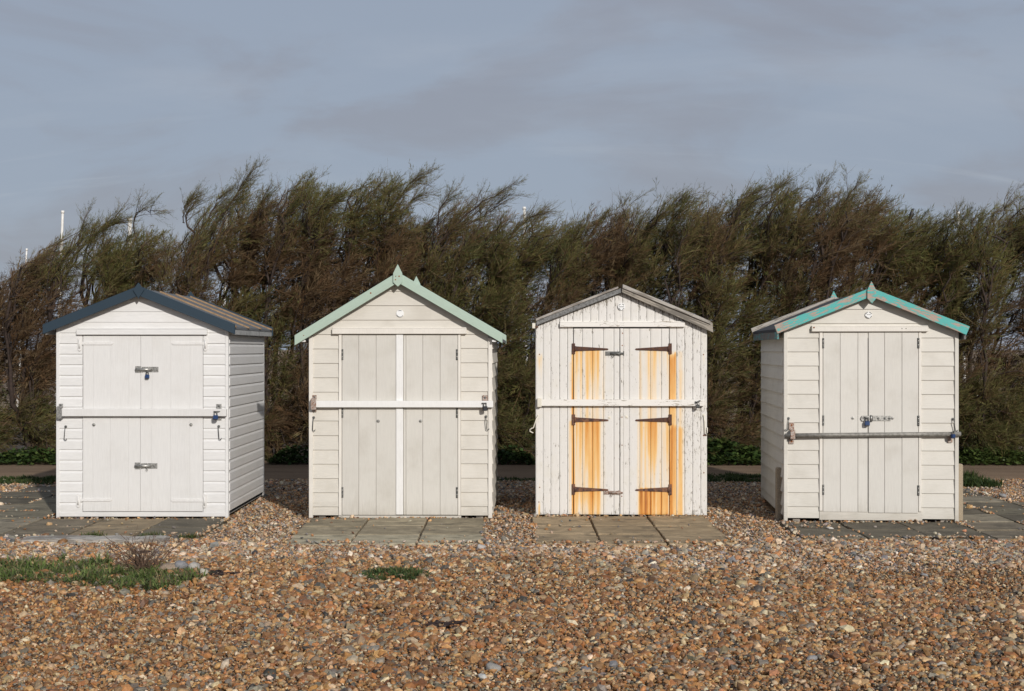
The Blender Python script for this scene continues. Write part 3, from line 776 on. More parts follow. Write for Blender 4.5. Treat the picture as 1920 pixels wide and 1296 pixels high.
def rusty_plank(parent, a, b, py0, py1, y0, y1, roofed=False, name='plank', nz=110, jz=0.0):
    """one board with a gridded face carrying the rust map"""
    gap = .0016
    xa, xb = h.X(a) + gap, h.X(b) - gap; nxx = 7
    us = np.linspace(0, 1, nxx); vs_ = np.linspace(0, 1, nz)
    V = []; C = []
    for v in vs_:
        for u in us:
            x = xa + (xb - xa) * u
            zt = h.roof_z(x, .042) if roofed else h.Z(py0)
            z0 = h.Z(py1) + jz; z = z0 + (zt - z0) * v
            e = 0.0025 if (u == 0 or u == 1 or v == 0 or v == 1) else 0
            V.append((x, y0 + e, z))
    n0 = len(V); Fc = []
    for j in range(nz - 1):
        for i in range(nxx - 1): Fc.append((j * nxx + i, j * nxx + i + 1, (j + 1) * nxx + i + 1, (j + 1) * nxx + i))
    ring = [i for i in range(nxx)] + [j * nxx + nxx - 1 for j in range(1, nz)] + [(nz - 1) * nxx + i for i in range(nxx - 2, -1, -1)] + [j * nxx for j in range(nz - 2, 0, -1)]
    for i in ring: V.append((V[i][0], y1, V[i][2]))
    m_ = len(ring)
    for k in range(m_): Fc.append((ring[k], n0 + k, n0 + (k + 1) % m_, ring[(k + 1) % m_]))
    o = mesh(name, V, Fc, M['rusty_plank'], parent)
    A = np.array(V); px = A[:, 0] * h.s + h.cx; py = h.by - A[:, 2] * h.s
    rv = rust_fn(px, py); 
    zr = np.array([h.roof_z(x) for x in A[:, 0]]) - A[:, 2]
    u = (A[:, 0] - xa) / (xb - xa)
    wear = .25 * np.exp(-np.minimum(u, 1 - u) / .10) + .85 * np.exp(-np.maximum(zr - .05, 0) / .05) + .55 * np.exp(-A[:, 2] / .035) + .35 * vnoise(px * .05, py * .02, 9)
    if a > 1255: wear += .18
    at = o.data.attributes.new('tint', 'FLOAT_COLOR', 'POINT')
    c = np.ones((len(V), 4), np.float32); c[:, 0] = rv; c[:, 1] = wear; c[:, 2] = 0
    at.data.foreach_set('color', c.ravel())
    return o
fw = h.front
le = [1004.5, 1018.4, 1033, 1049, 1064, 1074.6]; re_ = [1254.8, 1268, 1283, 1298, 1313, 1325]
for e in (le, re_):
    for a, b in zip(e[:-1], e[1:]): rusty_plank(fw, a, b, 0, 965 + random.uniform(-1, 1), -.016 + random.uniform(-.0015, .0015), .004, True)
ge = [1074.6] + [1077.5 + 15 * k for k in range(1, 12)] + [1254.8]
for a, b in zip(ge[:-1], ge[1:]): rusty_plank(fw, a, b, 0, 613, -.016 + random.uniform(-.0015, .0015), .004, True, nz=24)
for sg in (0, 1):    # upright cladding of the side walls
    xa = h.x0 + .012 if sg == 0 else h.x1 - .012; sgn = -1 if sg == 0 else 1
    nb = 20; top = h.roof_z(xa, .05)
    for k in range(nb):
        y0 = .037 + (h.D - .07) * k / nb + .0015; y1 = .037 + (h.D - .07) * (k + 1) / nb - .0015
        box('plank', min(xa - sgn * .01, xa + sgn * .01), max(xa - sgn * .01, xa + sgn * .01), y0, y1, .02, top, M['flaky'], h.sides[sg], .002)
h.roof(1006, 1332, M['felt_dark'], .06, .03, None)
# felt edge on one slope, weathered double board on the other
h.barge([(1005.5, 600.5), (1163.5, 541), (1163.5, 549.5), (1006, 610.5)], M['felt_pale'], -.068, -.061, name='felt_edge')
h.barge([(1004.5, 597.5), (1158, 537.5), (1159, 541.5), (1005, 602)], M['grey_wood2'], -.085, .02, name='capping_batten')
h.barge([(1166, 534.5), (1333.5, 606), (1335, 624), (1164.8, 549)], M['grey_wood'], -.085, -.061)
h.barge([(1167, 534), (1330, 602.5), (1330, 608.5), (1166.5, 541)], M['grey_wood2'], -.104, -.086, name='capping_batten')
for pts in ([(1003, 598), (1163.5, 538), (1163.5, 553), (1003, 613)], [(1163.5, 538), (1332, 606), (1332, 621), (1163.5, 553)]):
    h.barge(pts, M['grey_wood2'], h.yb, h.yb + .022)
o = h.fbox('eave_clip', 998, 1004, 606, 616, -.05, .03, M['cream_metal'], None, .003)
h.fbox('strap', 1003.5, 1009, 611.5, 614.5, -.055, -.02, M['rust_pale'], o, .002)
h.fbox('lintel', 1049.5, 1283, 605, 613.5, -.055, -.004, M['flaky'], None, .004)
h.fbox('lintel_lip', 1050, 1282, 602.5, 604.8, -.036, -.004, M['flaky'], None, .002)
dl = h.fbox('door', 1075.4, 1161.6, 616, 964.5, -.004, .003, M['hole'], None, 0); dr = h.fbox('door', 1162.6, 1254, 616, 965, -.004, .003, M['hole'], None, 0)
for d, e in ((dl, [1075.6, 1091.8, 1111, 1131.4, 1151, 1161.6]), (dr, [1168.5, 1179.5, 1199.5, 1219.5, 1239.6, 1254])):
    for a, b in zip(e[:-1], e[1:]): rusty_plank(d, a, b, 616, 964.5, -.019 + random.uniform(-.0008, .0008), -.004)
rusty_plank(dr, 1162.4, 1168.6, 616, 965, -.028, -.004, name='cover_strip')
for py, hh_, mt in ((654, 0, 'rust'), (787, 1, 'rust_pale'), (917.5, 2, 'rust_pale')):
    for d, px, dirn, ln_ in ((dl, 1075.3, 1, 61), (dr, 1256, -1, 61)):
        k = 1 / h.s; x, z = h.X(px), h.Z(py); mat_ = M['rust'] if (hh_ == 0 or (dirn < 0 and hh_ < 2)) else M[mt]
        o = empty_part('strap_hinge', d)
        box('mount_plate', x - 3 * k, x + 3 * k, -.030, -.018, z - 10 * k, z + 10 * k, mat_, o, .002)
        tube('pin', [(x + dirn * 3 * k, -.030, z - 5 * k), (x + dirn * 3 * k, -.030, z + 5 * k)], .009, mat_, o, 8)
        a, b = x + dirn * 3.4 * k, x + dirn * 64 * k
        prism('strap', [(a, z - 4.6 * k), (b, z - 1.7 * k - 1 * k), (b + dirn * 1.5 * k, z - 1 * k), (b, z + .6 * k), (a, z + 4.6 * k)], -.027, -.018, mat_, o, .0015)
        for q in (10, 32, 55): lathe_y('screw', x + dirn * q * k, z - .4 * k, [(.006, -.026), (.004, -.030), (.001, -.031)], M['rust_pale'], o, 8)
hasp_bolt(h, 1135, 1170, 663, 9, -.024, dl, 'dark_steel', True, eye=.38)
hasp_bolt(h, 1132.5, 1168, 923.5, 8, -.024, dl, 'rusty_steel', True, eye=.38)
bar = h.fbox('locking_bar', 1008, 1319, 749, 761, -.070, -.034, M['flaky'], None, .003)
o = h.fbox('bracket', 1007.5, 1015.5, 746.5, 763, -.076, -.016, M['cream_metal'], bar, .003)
o = h.fbox('bracket', 1301, 1310, 763.5, 768, -.034, -.017, M['flaky'], bar, .002)
tube('staple', [(h.X(1302), -.07, h.Z(753)), (h.X(1303), -.09, h.Z(754)), (h.X(1309), -.09, h.Z(751.5)), (h.X(1310.5), -.07, h.Z(751))], .008, M['dark_steel'], bar)
for px, py in ((1142.5, 783), (1174.5, 781.5)): h.coach_bolt(px, py, -.019, dl if px < 1160 else dr, 2.8, 'cream_metal')
for px, py in ((1166.5, 648), (1166, 782), (1166, 834.5), (1165.5, 930), (1167, 625), (1011.5, 664.5), (1318, 665), (1012, 914), (1010.5, 941.5), (1319, 886)):
    lathe_y('rusty_nail', h.X(px), h.Z(py), [(.0065, -.030 if 1160 < px < 1170 else -.0175), (.004, -.032 if 1160 < px < 1170 else -.020)], M['rust_spot'], h.root, 8)
hk = empty_part('cabin_hook', h.root)
tube('hook_rod', [h.pt(1009, 779, -.02), h.pt(1006, 785, -.04), h.pt(1000.5, 802, -.05), h.pt(997, 803, -.05), h.pt(993.5, 805.5, -.05), h.pt(993.5, 808, -.05), h.pt(997, 810.5, -.05), h.pt(1000, 811.5, -.05)], .0065, M['cream_metal'], hk, 6)
hk = empty_part('cabin_hook', h.root); h.coach_bolt(1318.5, 778.5, -.018, hk, 2.6, 'cream_metal')
tube('hook_rod', [h.pt(1318.5, 779, -.028), h.pt(1320, 790, -.03), h.pt(1320.5, 812, -.03), h.pt(1323.5, 813.5, -.03), h.pt(1325, 811, -.03), h.pt(1325, 801, -.03)], .0055, M['cream_metal'], hk, 6)
h.fbox('keeper_plate', 1317.5, 1324, 814.5, 817, -.022, -.016, M['rust_pale'], hk, .001)
padlock(h.wpt(1306.5, 753.5, -.094), 'dull grey padlock on the bar of the rust-streaked hut', 'dark_steel', .85, tilt=-.3)
disc(h, 1165, 575.5, -.019, 7.0, [(30, 75, .74, .16), (110, 150, .74, .16), (200, 250, .78, .15), (285, 335, .76, .15), (150, 250, .99, .07)], [(-.62, .7, -.10, .10, 'disc_grey')])

# ---- hut with turquoise bargeboards --------------------------------------------------------
h = Hut(1632, 978, -4.0, 'ivory weatherboard beach hut with peeling turquoise bargeboards and a steel locking pipe')
h.frame((1629.5, 546), .405, 1471, 1793, M['ivory'], M['ivory'])
ln = [972, 950.5, 924, 897.5, 871, 844.5, 818.5, 792.5, 766, 739, 712.7, 686, 659.5, 633.5, 606.5, 579.8, 553, 530]
rows = [h.Z(v) for v in ln]
h.sideboards([h.Z(967)] + rows[1:], M['ivory'])
for k in range(13):
    for (a, b) in ((1477.5, 1536.5), (1725.5, 1786.5)): h.hboard(h.X(a), h.X(b), rows[k], rows[k + 1], M['ivory'])
for k in range(13, 16): h.hboard(h.x0 + .004, h.x1 - .004, rows[k], rows[k + 1], M['ivory'])
h.corner(7, M['ivory'])
h.fbox('sill', 1537, 1727, 959, 975.5, -.018, .01, M['ivory'])
h.roof(1454, 1806, M['felt_dark'], .09, .028, M['turq_dark'], .075)
L = [(1451, 610), (1629.5, 540.5), (1629.5, 557), (1457, 626)]; Rr = [(1629.5, 540.5), (1809, 613), (1802.5, 628.5), (1629.5, 557)]
for pts in (L, Rr):
    h.barge(pts, M['turq'], -.120, -.092); h.barge(pts, M['grey_wood2'], h.yb, h.yb + .026)
fin = [(1629, 528.5), (1637.5, 545), (1637.5, 561), (1630, 570), (1621.5, 561), (1621.5, 545)]
h.finial(fin, M['turq'], -.140, -.118); h.finial(fin, M['turq'], h.yb + .024, h.yb + .044)
h.fbox('lintel', 1522, 1737, 613, 622, -.055, .004, M['cream_trim'], None, .004)
h.fbox('lintel_lip', 1522.5, 1736.5, 610.8, 612.8, -.04, .004, M['cream_trim'], None, .002)
lathe_y('rusty_nail', h.X(1526), h.Z(614.5), [(.009, -.0552), (.005, -.0575)], M['rust_spot'], h.root, 9)
for px in (1688, 1695.5): lathe_y('rusty_nail', h.X(px), h.Z(616.5), [(.005, -.0552), (.003, -.0575)], M['hole'], h.root, 8)
for a, b in ((1537, 1543), (1719.8, 1725)): h.fbox('door_frame', a, b, 622.5, 958.5, -.028, .006, M['cream_trim'])
dl = h.fbox('door', 1543.6, 1626.4, 624, 960, -.010, .010, M['hole'], None, 0); dr = h.fbox('door', 1627.4, 1719.2, 624, 961, -.010, .010, M['hole'], None, 0)
planks(h, dl, [1543.8, 1575.5, 1608, 1626.4], 624, 960, -.024, -.008, M['ivory_v'], .0012, .001)
planks(h, dr, [1627.4, 1657, 1689, 1719.2], 624, 961, -.029, -.008, M['ivory_v'], .0014, .001)
for px, d in ((1543.6, dl), (1719, dr)):
    for a, b in ((634, 653), (779, 798), (909, 928)): h.butt_hinge(px, a, b, -.026 if d is dl else -.031, d)
hs = empty_part('hasp', dr); k = 1 / h.s
prism('hasp_plate', [(h.X(a), h.Z(b)) for a, b in ((1612.5, 784.5), (1615, 779.5), (1630, 779.5), (1630, 789.5), (1615, 789.5))], -.040, -.032, M['steel'], hs, .0015)
tube('knuckle', [h.pt(1632.5, 778, -.036), h.pt(1632.5, 790.5, -.036)], .010, M['steel'], hs, 8)
h.fbox('hasp_strap', 1635, 1668, 779.3, 789, -.036, -.029, M['steel'], hs, .0015)
for px in (1645, 1657, 1665.5): h.coach_bolt(px, 784.2, -.036, hs, 2.2, 'dark_steel')
tube('staple', [h.pt(1619.5, 782.5, -.036), h.pt(1620, 782.5, -.056), h.pt(1627, 783, -.056), h.pt(1627.5, 783, -.036)], .005, M['dark_steel'], hs)
h.coach_bolt(1598.5, 784, -.024, dl, 3.1); h.coach_bolt(1671.5, 783.5, -.029, dr, 3.1)
bar = tube('locking_pipe', [h.pt(1472.5, 817, -.060), h.pt(1560, 815.5, -.060), h.pt(1680, 814, -.060), h.pt(1795, 812.5, -.060)], 4.2 / h.s, M['pipe'], h.root, 16)
o = h.fbox('bracket', 1482, 1490.5, 806, 823, -.092, -.086, M['rusty_steel'], bar, .001)
h.fbox('tab', 1480.5, 1490, 792.5, 806, -.030, -.018, M['rusty_steel'], o, .001); h.fbox('tab', 1480.5, 1489.5, 823, 832.5, -.030, -.018, M['rusty_steel'], o, .001)
h.fbox('web', 1482, 1490.5, 806, 807.5, -.086, -.030, M['steel'], o, .001); h.fbox('web', 1482, 1490.5, 821.5, 823, -.086, -.030, M['steel'], o, .001)
for py in (797.5, 828): lathe_y('rusty_bolt', h.X(1485.2), h.Z(py), [(.010, -.030), (.006, -.034)], M['rust_spot'], o, 9)
h.fbox('keeper_plate', 1773, 1781.5, 816, 829, -.030, -.018, M['rusty_steel'], bar, .001)
h.cabin_hook(1479.5, 785, 808, -.032, dx=-1.5, side=-1, mat='dark_steel'); h.cabin_hook(1783, 785, 808, -.030, dx=3)
padlock(h.wpt(1624, 783, -.058), 'blue padlock on the hasp of the turquoise-trimmed hut', sc=1.15)
padlock(h.wpt(1780, 807, -.088), 'small blue padlock through the steel pipe of the turquoise-trimmed hut', sc=1.0, tilt=.6)
disc(h, 1628, 591, -.016, 6.6, [(20, 80, .84, .16), (105, 165, .84, .16), (200, 280, .84, .16), (300, 345, .84, .16)], [(-.5, -.05, .02, .22, 'disc_grey'), (.08, .55, .02, .22, 'disc_grey')])

# concrete spurs either side of that hut
def spur(px0, px1, ptop, y, label):
    x0, x1 = gx(px0, y), gx(px1, y); zt = CAM_H - (ptop - HOR) * y / F
    o = prism('concrete_post', [(x0, -.2), (x1, -.2), (x1, zt - .012), (x1 - .012, zt), (x0 + .012, zt), (x0, zt - .012)], y, y + .085, M['stump'], None, .006)
    tag(o, label, 'post')
spur(1456.5, 1467, 877, 13.96, 'short concrete post against the shaded side wall of the turquoise-trimmed hut')
spur(1796, 1806, 870, 13.80, 'concrete post between the turquoise-trimmed hut and the pebble-strewn paving')
HUTS = [(-4.74, -2.92, 13.99, 16.1), (-2.12, -0.2, 13.99, 16.1), (.22, 2.08, 14.19, 16.3), (2.65, 4.6, 13.7, 15.8)]

# timber edging in front of the navy hut apron
V = []
nseg = 14
for i in range(nseg + 1):
    x = gx(46, 12.4) + (gx(318, 12.5) - gx(46, 12.4)) * i / nseg; w_ = random.uniform(-.012, .012)
    V += [(x, 12.30 + w_, -.06), (x, 12.30 + w_, .02 + w_ * .5), (x, 12.52 + w_ * .5, .024 + w_ * .4), (x, 12.52, -.06)]
Fc = []
for i in range(nseg):
    for k in range(4): Fc.append((i * 4 + k, i * 4 + (k + 1) % 4, (i + 1) * 4 + (k + 1) % 4, (i + 1) * 4 + k))
Fc += [(0, 1, 2, 3), (nseg * 4 + 3, nseg * 4 + 2, nseg * 4 + 1, nseg * 4)]
tag(mesh('edging_beam', V, Fc, M['grey_wood2']), 'worn grey timber beam edging the slabs before the navy-trimmed hut', 'edging')

# ------------------------------------------------------------------ boat masts showing above the hedge
def mast(px_top, py_top, px_bot, py_bot, y, r, label):
    a, b = Vector(world(px_top, py_top, y)), Vector(world(px_bot, py_bot, y))
    d = (b - a); foot = a + d * ((a.z + .02) / -d.z)
    t = empty('boat_mast', foot); tag(t, label, 'mast', 'boat masts beyond the hedge')
    q = a - foot
    tube('pole', [q * f for f in (0, .3, .7, .97, 1)], [r * 1.15, r * 1.12, r, r * .9, r * .85], M['mast'], t, 10)
    tube('mast_cap', [q * 1.0, q * 1.012], [r * 1.25, r * 1.1], M['mast'], t, 10)
    for sg in (-1, 1): tube('stay', [q * .93, Vector((sg * .75, 0, 0))], .003, M['dark_steel'], t, 5)
mast(117.5, 400, 112, 560, 30, .032, 'slim white mast left of the navy-trimmed hut ridge, clear against the sky')
mast(243.5, 414, 244.5, 560, 28, .046, 'stout white mast half hidden by twigs above the navy-trimmed hut')
mast(424.5, 392, 421, 560, 30, .030, 'pale mast behind the crooked bare limb above the navy-trimmed hut')
mast(50, 470, 42, 600, 32, .022, 'thin leaning mast at the open end of the hedge')
mast(983, 393, 985, 560, 30, .034, 'short pale mast top above the gap between mint-trimmed and rusty huts')
mast(1797, 402, 1803, 560, 30, .026, 'thin pale mast above the turquoise-trimmed hut side of the hedge')

# ------------------------------------------------------------------ tamarisk hedge
SKY = [(-400, 470), (-100, 480), (0, 500), (24, 487), (60, 480), (95, 472), (112, 440), (150, 418), (190, 402), (215, 406), (228, 435), (250, 420), (270, 400), (300, 410), (330, 432), (345, 448), (356, 425), (385, 395), (410, 372), (440, 356), (462, 345), (476, 348), (500, 348), (520, 372), (530, 358), (560, 328), (578, 318), (600, 342), (620, 347), (660, 342), (700, 328), (740, 322), (765, 325), (778, 350), (780, 392), (785, 408), (800, 412), (820, 398), (840, 378), (880, 368), (910, 366), (940, 362), (956, 385), (985, 384), (1020, 370), (1015, 395), (1045, 412), (1080, 402), (1130, 388), (1165, 398), (1172, 385), (1200, 384), (1240, 370), (1280, 357), (1320, 342), (1335, 362), (1345, 378), (1380, 356), (1440, 340), (1470, 345), (1478, 352), (1500, 362), (1530, 360), (1560, 350), (1610, 345), (1640, 342), (1690, 367), (1697, 388), (1730, 397), (1790, 402), (1800, 384), (1850, 385), (1880, 372), (1920, 362), (2050, 350), (2300, 360)]
SKX = np.array(sorted([p[0] for p in SKY]), float); _d = {}
for a, b in SKY: _d.setdefault(a, b)
SKYy = np.array([_d[x] for x in SKX], float)
HY = 21.4
def sky_z(x, y): return CAM_H + (HOR - np.interp(960 + x * F / y, SKX, SKYy)) * y / F

def make_templates(k, kind):
    """feathery sprays: a bent stem along +x with twiglets swept forward"""
    out = []
    for _ in range(k):
        V, T, W = [], [], []
        n = 5; bend = rng.uniform(-.10, .18); bend2 = rng.uniform(-.12, .12)
        stem = np.array([[u, bend2 * u * u, bend * u * u] for u in np.linspace(0, 1, n)])
        wd_ = .0075 if kind != 'bare' else .008
        side = np.array([0, math.cos(rng.uniform(0, 6)), 0]); a_ = rng.uniform(0, math.pi); side = np.array([0, math.cos(a_), math.sin(a_)])
        for i in range(n - 1):
            w0, w1 = wd_ * (1 - .75 * i / n), wd_ * (1 - .75 * (i + 1) / n); b0 = len(V)
            V += [stem[i] - side * w0, stem[i] + side * w0, stem[i + 1] + side * w1, stem[i + 1] - side * w1]; W += [0.0] * 4
            T += [(b0, b0 + 1, b0 + 2), (b0, b0 + 2, b0 + 3)]
        m_ = {'full': 19, 'mid': 12, 'fine': 22, 'bare': 5}[kind]
        for _j in range(m_):
            u = rng.uniform(.12, 1.0); p = np.array([u, bend2 * u * u, bend * u * u])
            ang = rng.uniform(.25, .75); ro = rng.uniform(0, 2 * math.pi)
            d = np.array([math.cos(ang), math.sin(ang) * math.cos(ro), math.sin(ang) * math.sin(ro) + .12])
            l = rng.uniform(.16, .36) * (1.15 - .5 * u) * (1.0 if kind != 'bare' else 1.3)
            q = np.cross(d, rng.normal(size=3)); q /= np.linalg.norm(q) + 1e-6
            ww = {'full': rng.uniform(.013, .020), 'mid': rng.uniform(.013, .020), 'fine': rng.uniform(.008, .012), 'bare': .006}[kind]
            b0 = len(V); V += [p - q * ww * .7, p + d * l * .5 + q * ww, p + d * l]; W += [.25, .8, 1.0]
            T += [(b0, b0 + 1, b0 + 2)]
        out.append((np.array(V), np.array(T), np.array(W)))
    return out
TPL = make_templates(9, 'full') + make_templates(6, 'mid') + make_templates(5, 'bare') + make_templates(6, 'fine')
N_FULL, N_MID, N_BARE = 9, 6, 5

GREENS = np.array([(.122, .146, .038), (.165, .162, .042), (.092, .122, .040), (.20, .192, .066)])
BROWNS = np.array([(.175, .102, .050), (.140, .084, .043), (.205, .142, .076), (.115, .075, .043)])

def bez(a, b, c, n):
    t = np.linspace(0, 1, n)[:, None]; return (1 - t) ** 2 * a + 2 * t * (1 - t) * b + t * t * c

def build_spray_mesh(name, P, D, Ln, K, C0, C1, parent):
    VV, TT, CC = [], [], []; off = 0
    for k in range(len(TPL)):
        idx = np.where(K == k)[0]
        if not len(idx): continue
        tv, tt, tw = TPL[k]; m_ = len(idx)
        x = D[idx] / np.linalg.norm(D[idx], axis=1, keepdims=True)
        r = rng.normal(size=(m_, 3)); y = np.cross(x, r); y /= np.linalg.norm(y, axis=1, keepdims=True) + 1e-9; z = np.cross(x, y)
        fl = z[:, 2] < 0; y[fl] *= -1; z[fl] *= -1                # keep the curve turning upward
        B = np.stack([x, y, z], 1) * Ln[idx][:, None, None]
        V = np.einsum('vj,mjk->mvk', tv, B) + P[idx][:, None, :]
        c = C0[idx][:, None, :] * (1 - tw[None, :, None]) + C1[idx][:, None, :] * tw[None, :, None]
        VV.append(V.reshape(-1, 3)); CC.append(c.reshape(-1, 3))
        TT.append((tt[None] + (np.arange(m_) * len(tv))[:, None, None] + off).reshape(-1, 3)); off += m_ * len(tv)
    return np_mesh(name, np.concatenate(VV), np.concatenate(TT), M['spray'], parent, np.concatenate(CC))

def tamarisk(px0, px1, y, label, dens=1.0, feature=None, low=.03):
    xl, xr = gx(px0, y), gx(px1, y); wdt = xr - xl
    bx = xl + .25 * wdt; root = empty('tamarisk', (bx, y, 0)); tag(root, label, 'shrub', 'tamarisk hedge behind the huts')
    o3 = np.array([bx, y, 0])
    V, Fc = [], []
    def limb(pts, r0, r1, sides=5):
        nonlocal V, Fc
        rad = list(np.linspace(r0, r1, len(pts))); v, f = tube_np([tuple(p - o3) for p in pts], rad, sides); b = len(V)
        V += v; Fc += [tuple(i + b for i in q) for q in f]
    stems = []
    ns = max(5, int(wdt * 4))
    for i in range(ns):
        tx = xl + wdt * (i + rng.uniform(.2, .8)) / ns; ty = y + rng.uniform(-.9, .9)
        tz = float(sky_z(tx, ty)) * rng.uniform(.62, .86)
        base = np.array([bx + (tx - bx) * .35 + rng.uniform(-.15, .15), y + (ty - y) * .4, 0.0]); tip = np.array([tx, ty, tz])
        mid = (base + tip) / 2 + np.array([-.45 - .2 * rng.random(), rng.uniform(-.2, .2), .15])
        p = bez(base, mid, tip, 10); p[1:-1] += rng.normal(scale=.035, size=(8, 3)); stems.append(p); limb(p, rng.uniform(.030, .055), .012, 6)
    P, D, Ln, K, C0, C1 = [], [], [], [], [], []
    nb = int(wdt * 122 * dens)
    for i in range(nb):
        tx = xl - .15 + wdt * rng.random(); ty = y + rng.uniform(-1.0, 1.0); zt = float(sky_z(tx + .22, ty))
        u = rng.random()
        f = (1 - .20 * rng.random() ** 1.6) if u < .27 else low + (.90 - low) * rng.random() ** .9
        tz = max(.18, min(zt, float(sky_z(tx, ty)) + .12) * f - .16)
        top = ss(f, .72, .98)
        tip = np.array([tx, ty, tz])
        st = stems[int(np.argmin([abs(np.interp(tz * .75, s_[:, 2], s_[:, 0]) - (tx - .35)) + .3 * abs(s_[-1, 1] - ty) for s_ in stems]))]
        j = int(np.clip(np.searchsorted(st[:, 2], tz - rng.uniform(.5, 1.2)), 1, 9)); a = st[j]
        mid = a * .45 + tip * .55 + np.array([-.18, 0, .10 + .18 * rng.random()])
        p = bez(a, mid, tip, 7); p[1:-1] += rng.normal(scale=.03, size=(5, 3)); limb(p, .016 + .008 * rng.random(), .004, 4)
        tang = tip - p[4]; tang /= np.linalg.norm(tang) + 1e-6
        ln_ = np.linalg.norm(np.diff(p, axis=0), axis=1).sum()
        n_s = int((25 + 20 * rng.random()) * (1 - .42 * top))
        gmix = vnoise(tx * 1.3 + 40, tz * 1.3, 21) + .22 * (top - .5) + rng.uniform(-.18, .18)
        if tz < .9: gmix += .12
        for q in range(n_s):
            t = 1 - .78 * rng.random() ** 1.25; fi = t * 6; i0 = min(5, int(fi)); pos = p[i0] + (p[i0 + 1] - p[i0]) * (fi - i0)
            up = .50 if f > .6 else .28
            d = tang * .55 + np.array([.62, 0, up]) * .70 + rng.normal(scale=.42, size=3)
            if rng.random() < .10: d = rng.normal(size=3)
            L_ = rng.uniform(.26, .56) * (1 - .25 * top * (t > .8))
            r_ = rng.random(); br = .12 + .12 * top
            k = rng.integers(N_FULL + N_MID, N_FULL + N_MID + N_BARE) if r_ < br else (rng.integers(N_FULL, N_FULL + N_MID) if r_ < br + .35 else rng.integers(0, N_FULL))
            if (top > .35 or ty < y - .55) and r_ >= br and rng.random() < .8: k = rng.integers(20, 26)
            g = gmix + rng.uniform(-.16, .16)
            brown = BROWNS[rng.integers(4)] * rng.uniform(.75, 1.2)
            green = GREENS[rng.integers(4)] * rng.uniform(.75, 1.25)
            P.append(pos); D.append(d); Ln.append(L_); K.append(k); C0.append(brown)
            C1.append(green if g > .41 else (brown * .5 + green * .5 if g > .30 else brown))
        
    P, D, Ln, K, C0, C1 = (np.array(q) for q in (P, D, Ln, K, C0, C1))
    E = P + D / np.linalg.norm(D, axis=1, keepdims=True) * Ln[:, None]
    over = E[:, 2] - sky_z(E[:, 0], E[:, 1])
    thin = (K >= N_FULL + N_MID) & (K < 20)
    keep = (over < rng.normal(.03, .05, len(P))) | (thin & (over < .28) & (rng.random(len(P)) < .8)) | (rng.random(len(P)) < .04)                # no tuft outgrows the crown's outline
    P, D, Ln, K, C0, C1 = (q[keep] for q in (P, D, Ln, K, C0, C1))
    if feature:
        ex = ([], [], [], [], [], []); feature(limb, *ex, y)
        P, D, Ln, K, C0, C1 = (np.concatenate([q, np.array(e)]) for q, e in zip((P, D, Ln, K, C0, C1), ex))
    mesh('trunk', V, Fc, M['bark'], root, smooth=True)
    build_spray_mesh('crown', P - o3, D, Ln, K, C0, C1, root)

def poly_feature(lines):
    """bare limbs seen against the sky, given as photo polylines, with sprays near their ends"""
    def fn(limb, P, D, Ln, K, C0, C1, y):
        for pts, r0, r1, n_s in lines:
            yy = y - .3 + rng.uniform(-.2, .2)
            p = np.array([world(a - 6, b + 26, yy) for a, b in pts]); t = np.linspace(0, 1, len(p)); tt = np.linspace(0, 1, 14)
            q = np.stack([np.interp(tt, t, p[:, k]) for k in range(3)], 1); q[1:-1] += rng.normal(scale=.012, size=(12, 3)); limb(q, r0, r1, 6)
            for _ in range(max(7, n_s // 4)):                      # side twigs fanning downwind
                i0 = int(rng.integers(4, 13)); a = q[i0]; tg = q[min(13, i0 + 1)] - q[i0]; tg = tg / (np.linalg.norm(tg) + 1e-6)
                dd = tg * .5 + np.array([.55, 0, .40]) + rng.normal(scale=.33, size=3); dd /= np.linalg.norm(dd); l_ = rng.uniform(.15, .40)
                tw = bez(a, a + dd * l_ * .5 + np.array([0, 0, .05]), a + dd * l_ + np.array([.05, 0, .02]), 5); limb(tw, .0055, .002, 4)
                for _k in range(15):
                    P.append(tw[int(rng.integers(1, 5))]); D.append(dd + rng.normal(scale=.35, size=3)); Ln.append(rng.uniform(.12, .24))
                    K.append(int(rng.integers(15, 26))); C0.append(BROWNS[rng.integers(4)]); C1.append(GREENS[rng.integers(4)])
            for _ in range(n_s):
                u = 1 - .7 * rng.random() ** 1.3; i0 = min(12, int(u * 13)); P.append(q[i0] + (q[i0 + 1] - q[i0]) * rng.random())
                tg = q[min(13, i0 + 1)] - q[i0]; tg = tg / (np.linalg.norm(tg) + 1e-6)
                D.append(tg * .5 + np.array([.5, 0, .45]) + rng.normal(scale=.3, size=3)); Ln.append(rng.uniform(.16, .34))
                K.append(int(rng.integers(13, len(TPL)))); C0.append(BROWNS[rng.integers(4)]); C1.append(GREENS[rng.integers(4)])
    return fn
f_C = poly_feature([([(425, 505), (408, 470), (385, 445), (372, 415), (352, 392), (358, 370), (372, 352)], .030, .006, 40),
                    ([(385, 445), (405, 405), (430, 365), (452, 335), (470, 308)], .018, .004, 60),
                    ([(372, 415), (395, 385), (412, 352), (425, 338)], .014, .004, 40), ([(352, 392), (348, 375), (356, 352)], .010, .003, 24)])
f_F = poly_feature([([(690, 420), (720, 385), (750, 350), (772, 325), (787, 306)], .018, .003, 60), ([(700, 430), (735, 395), (768, 365), (782, 340)], .015, .003, 40)])
f_G = poly_feature([([(800, 480), (822, 440), (850, 405), (880, 375), (915, 350), (950, 334)], .026, .004, 55), ([(810, 455), (822, 400), (832, 365), (846, 345)], .018, .003, 40), ([(850, 405), (890, 392), (925, 372), (945, 350)], .014, .003, 34)])
f_B = poly_feature([([(272, 470), (262, 425), (257, 392), (262, 372), (280, 366), (290, 380)], .014, .003, 10), ([(190, 470), (165, 440), (185, 415), (222, 392)], .016, .003, 40)])
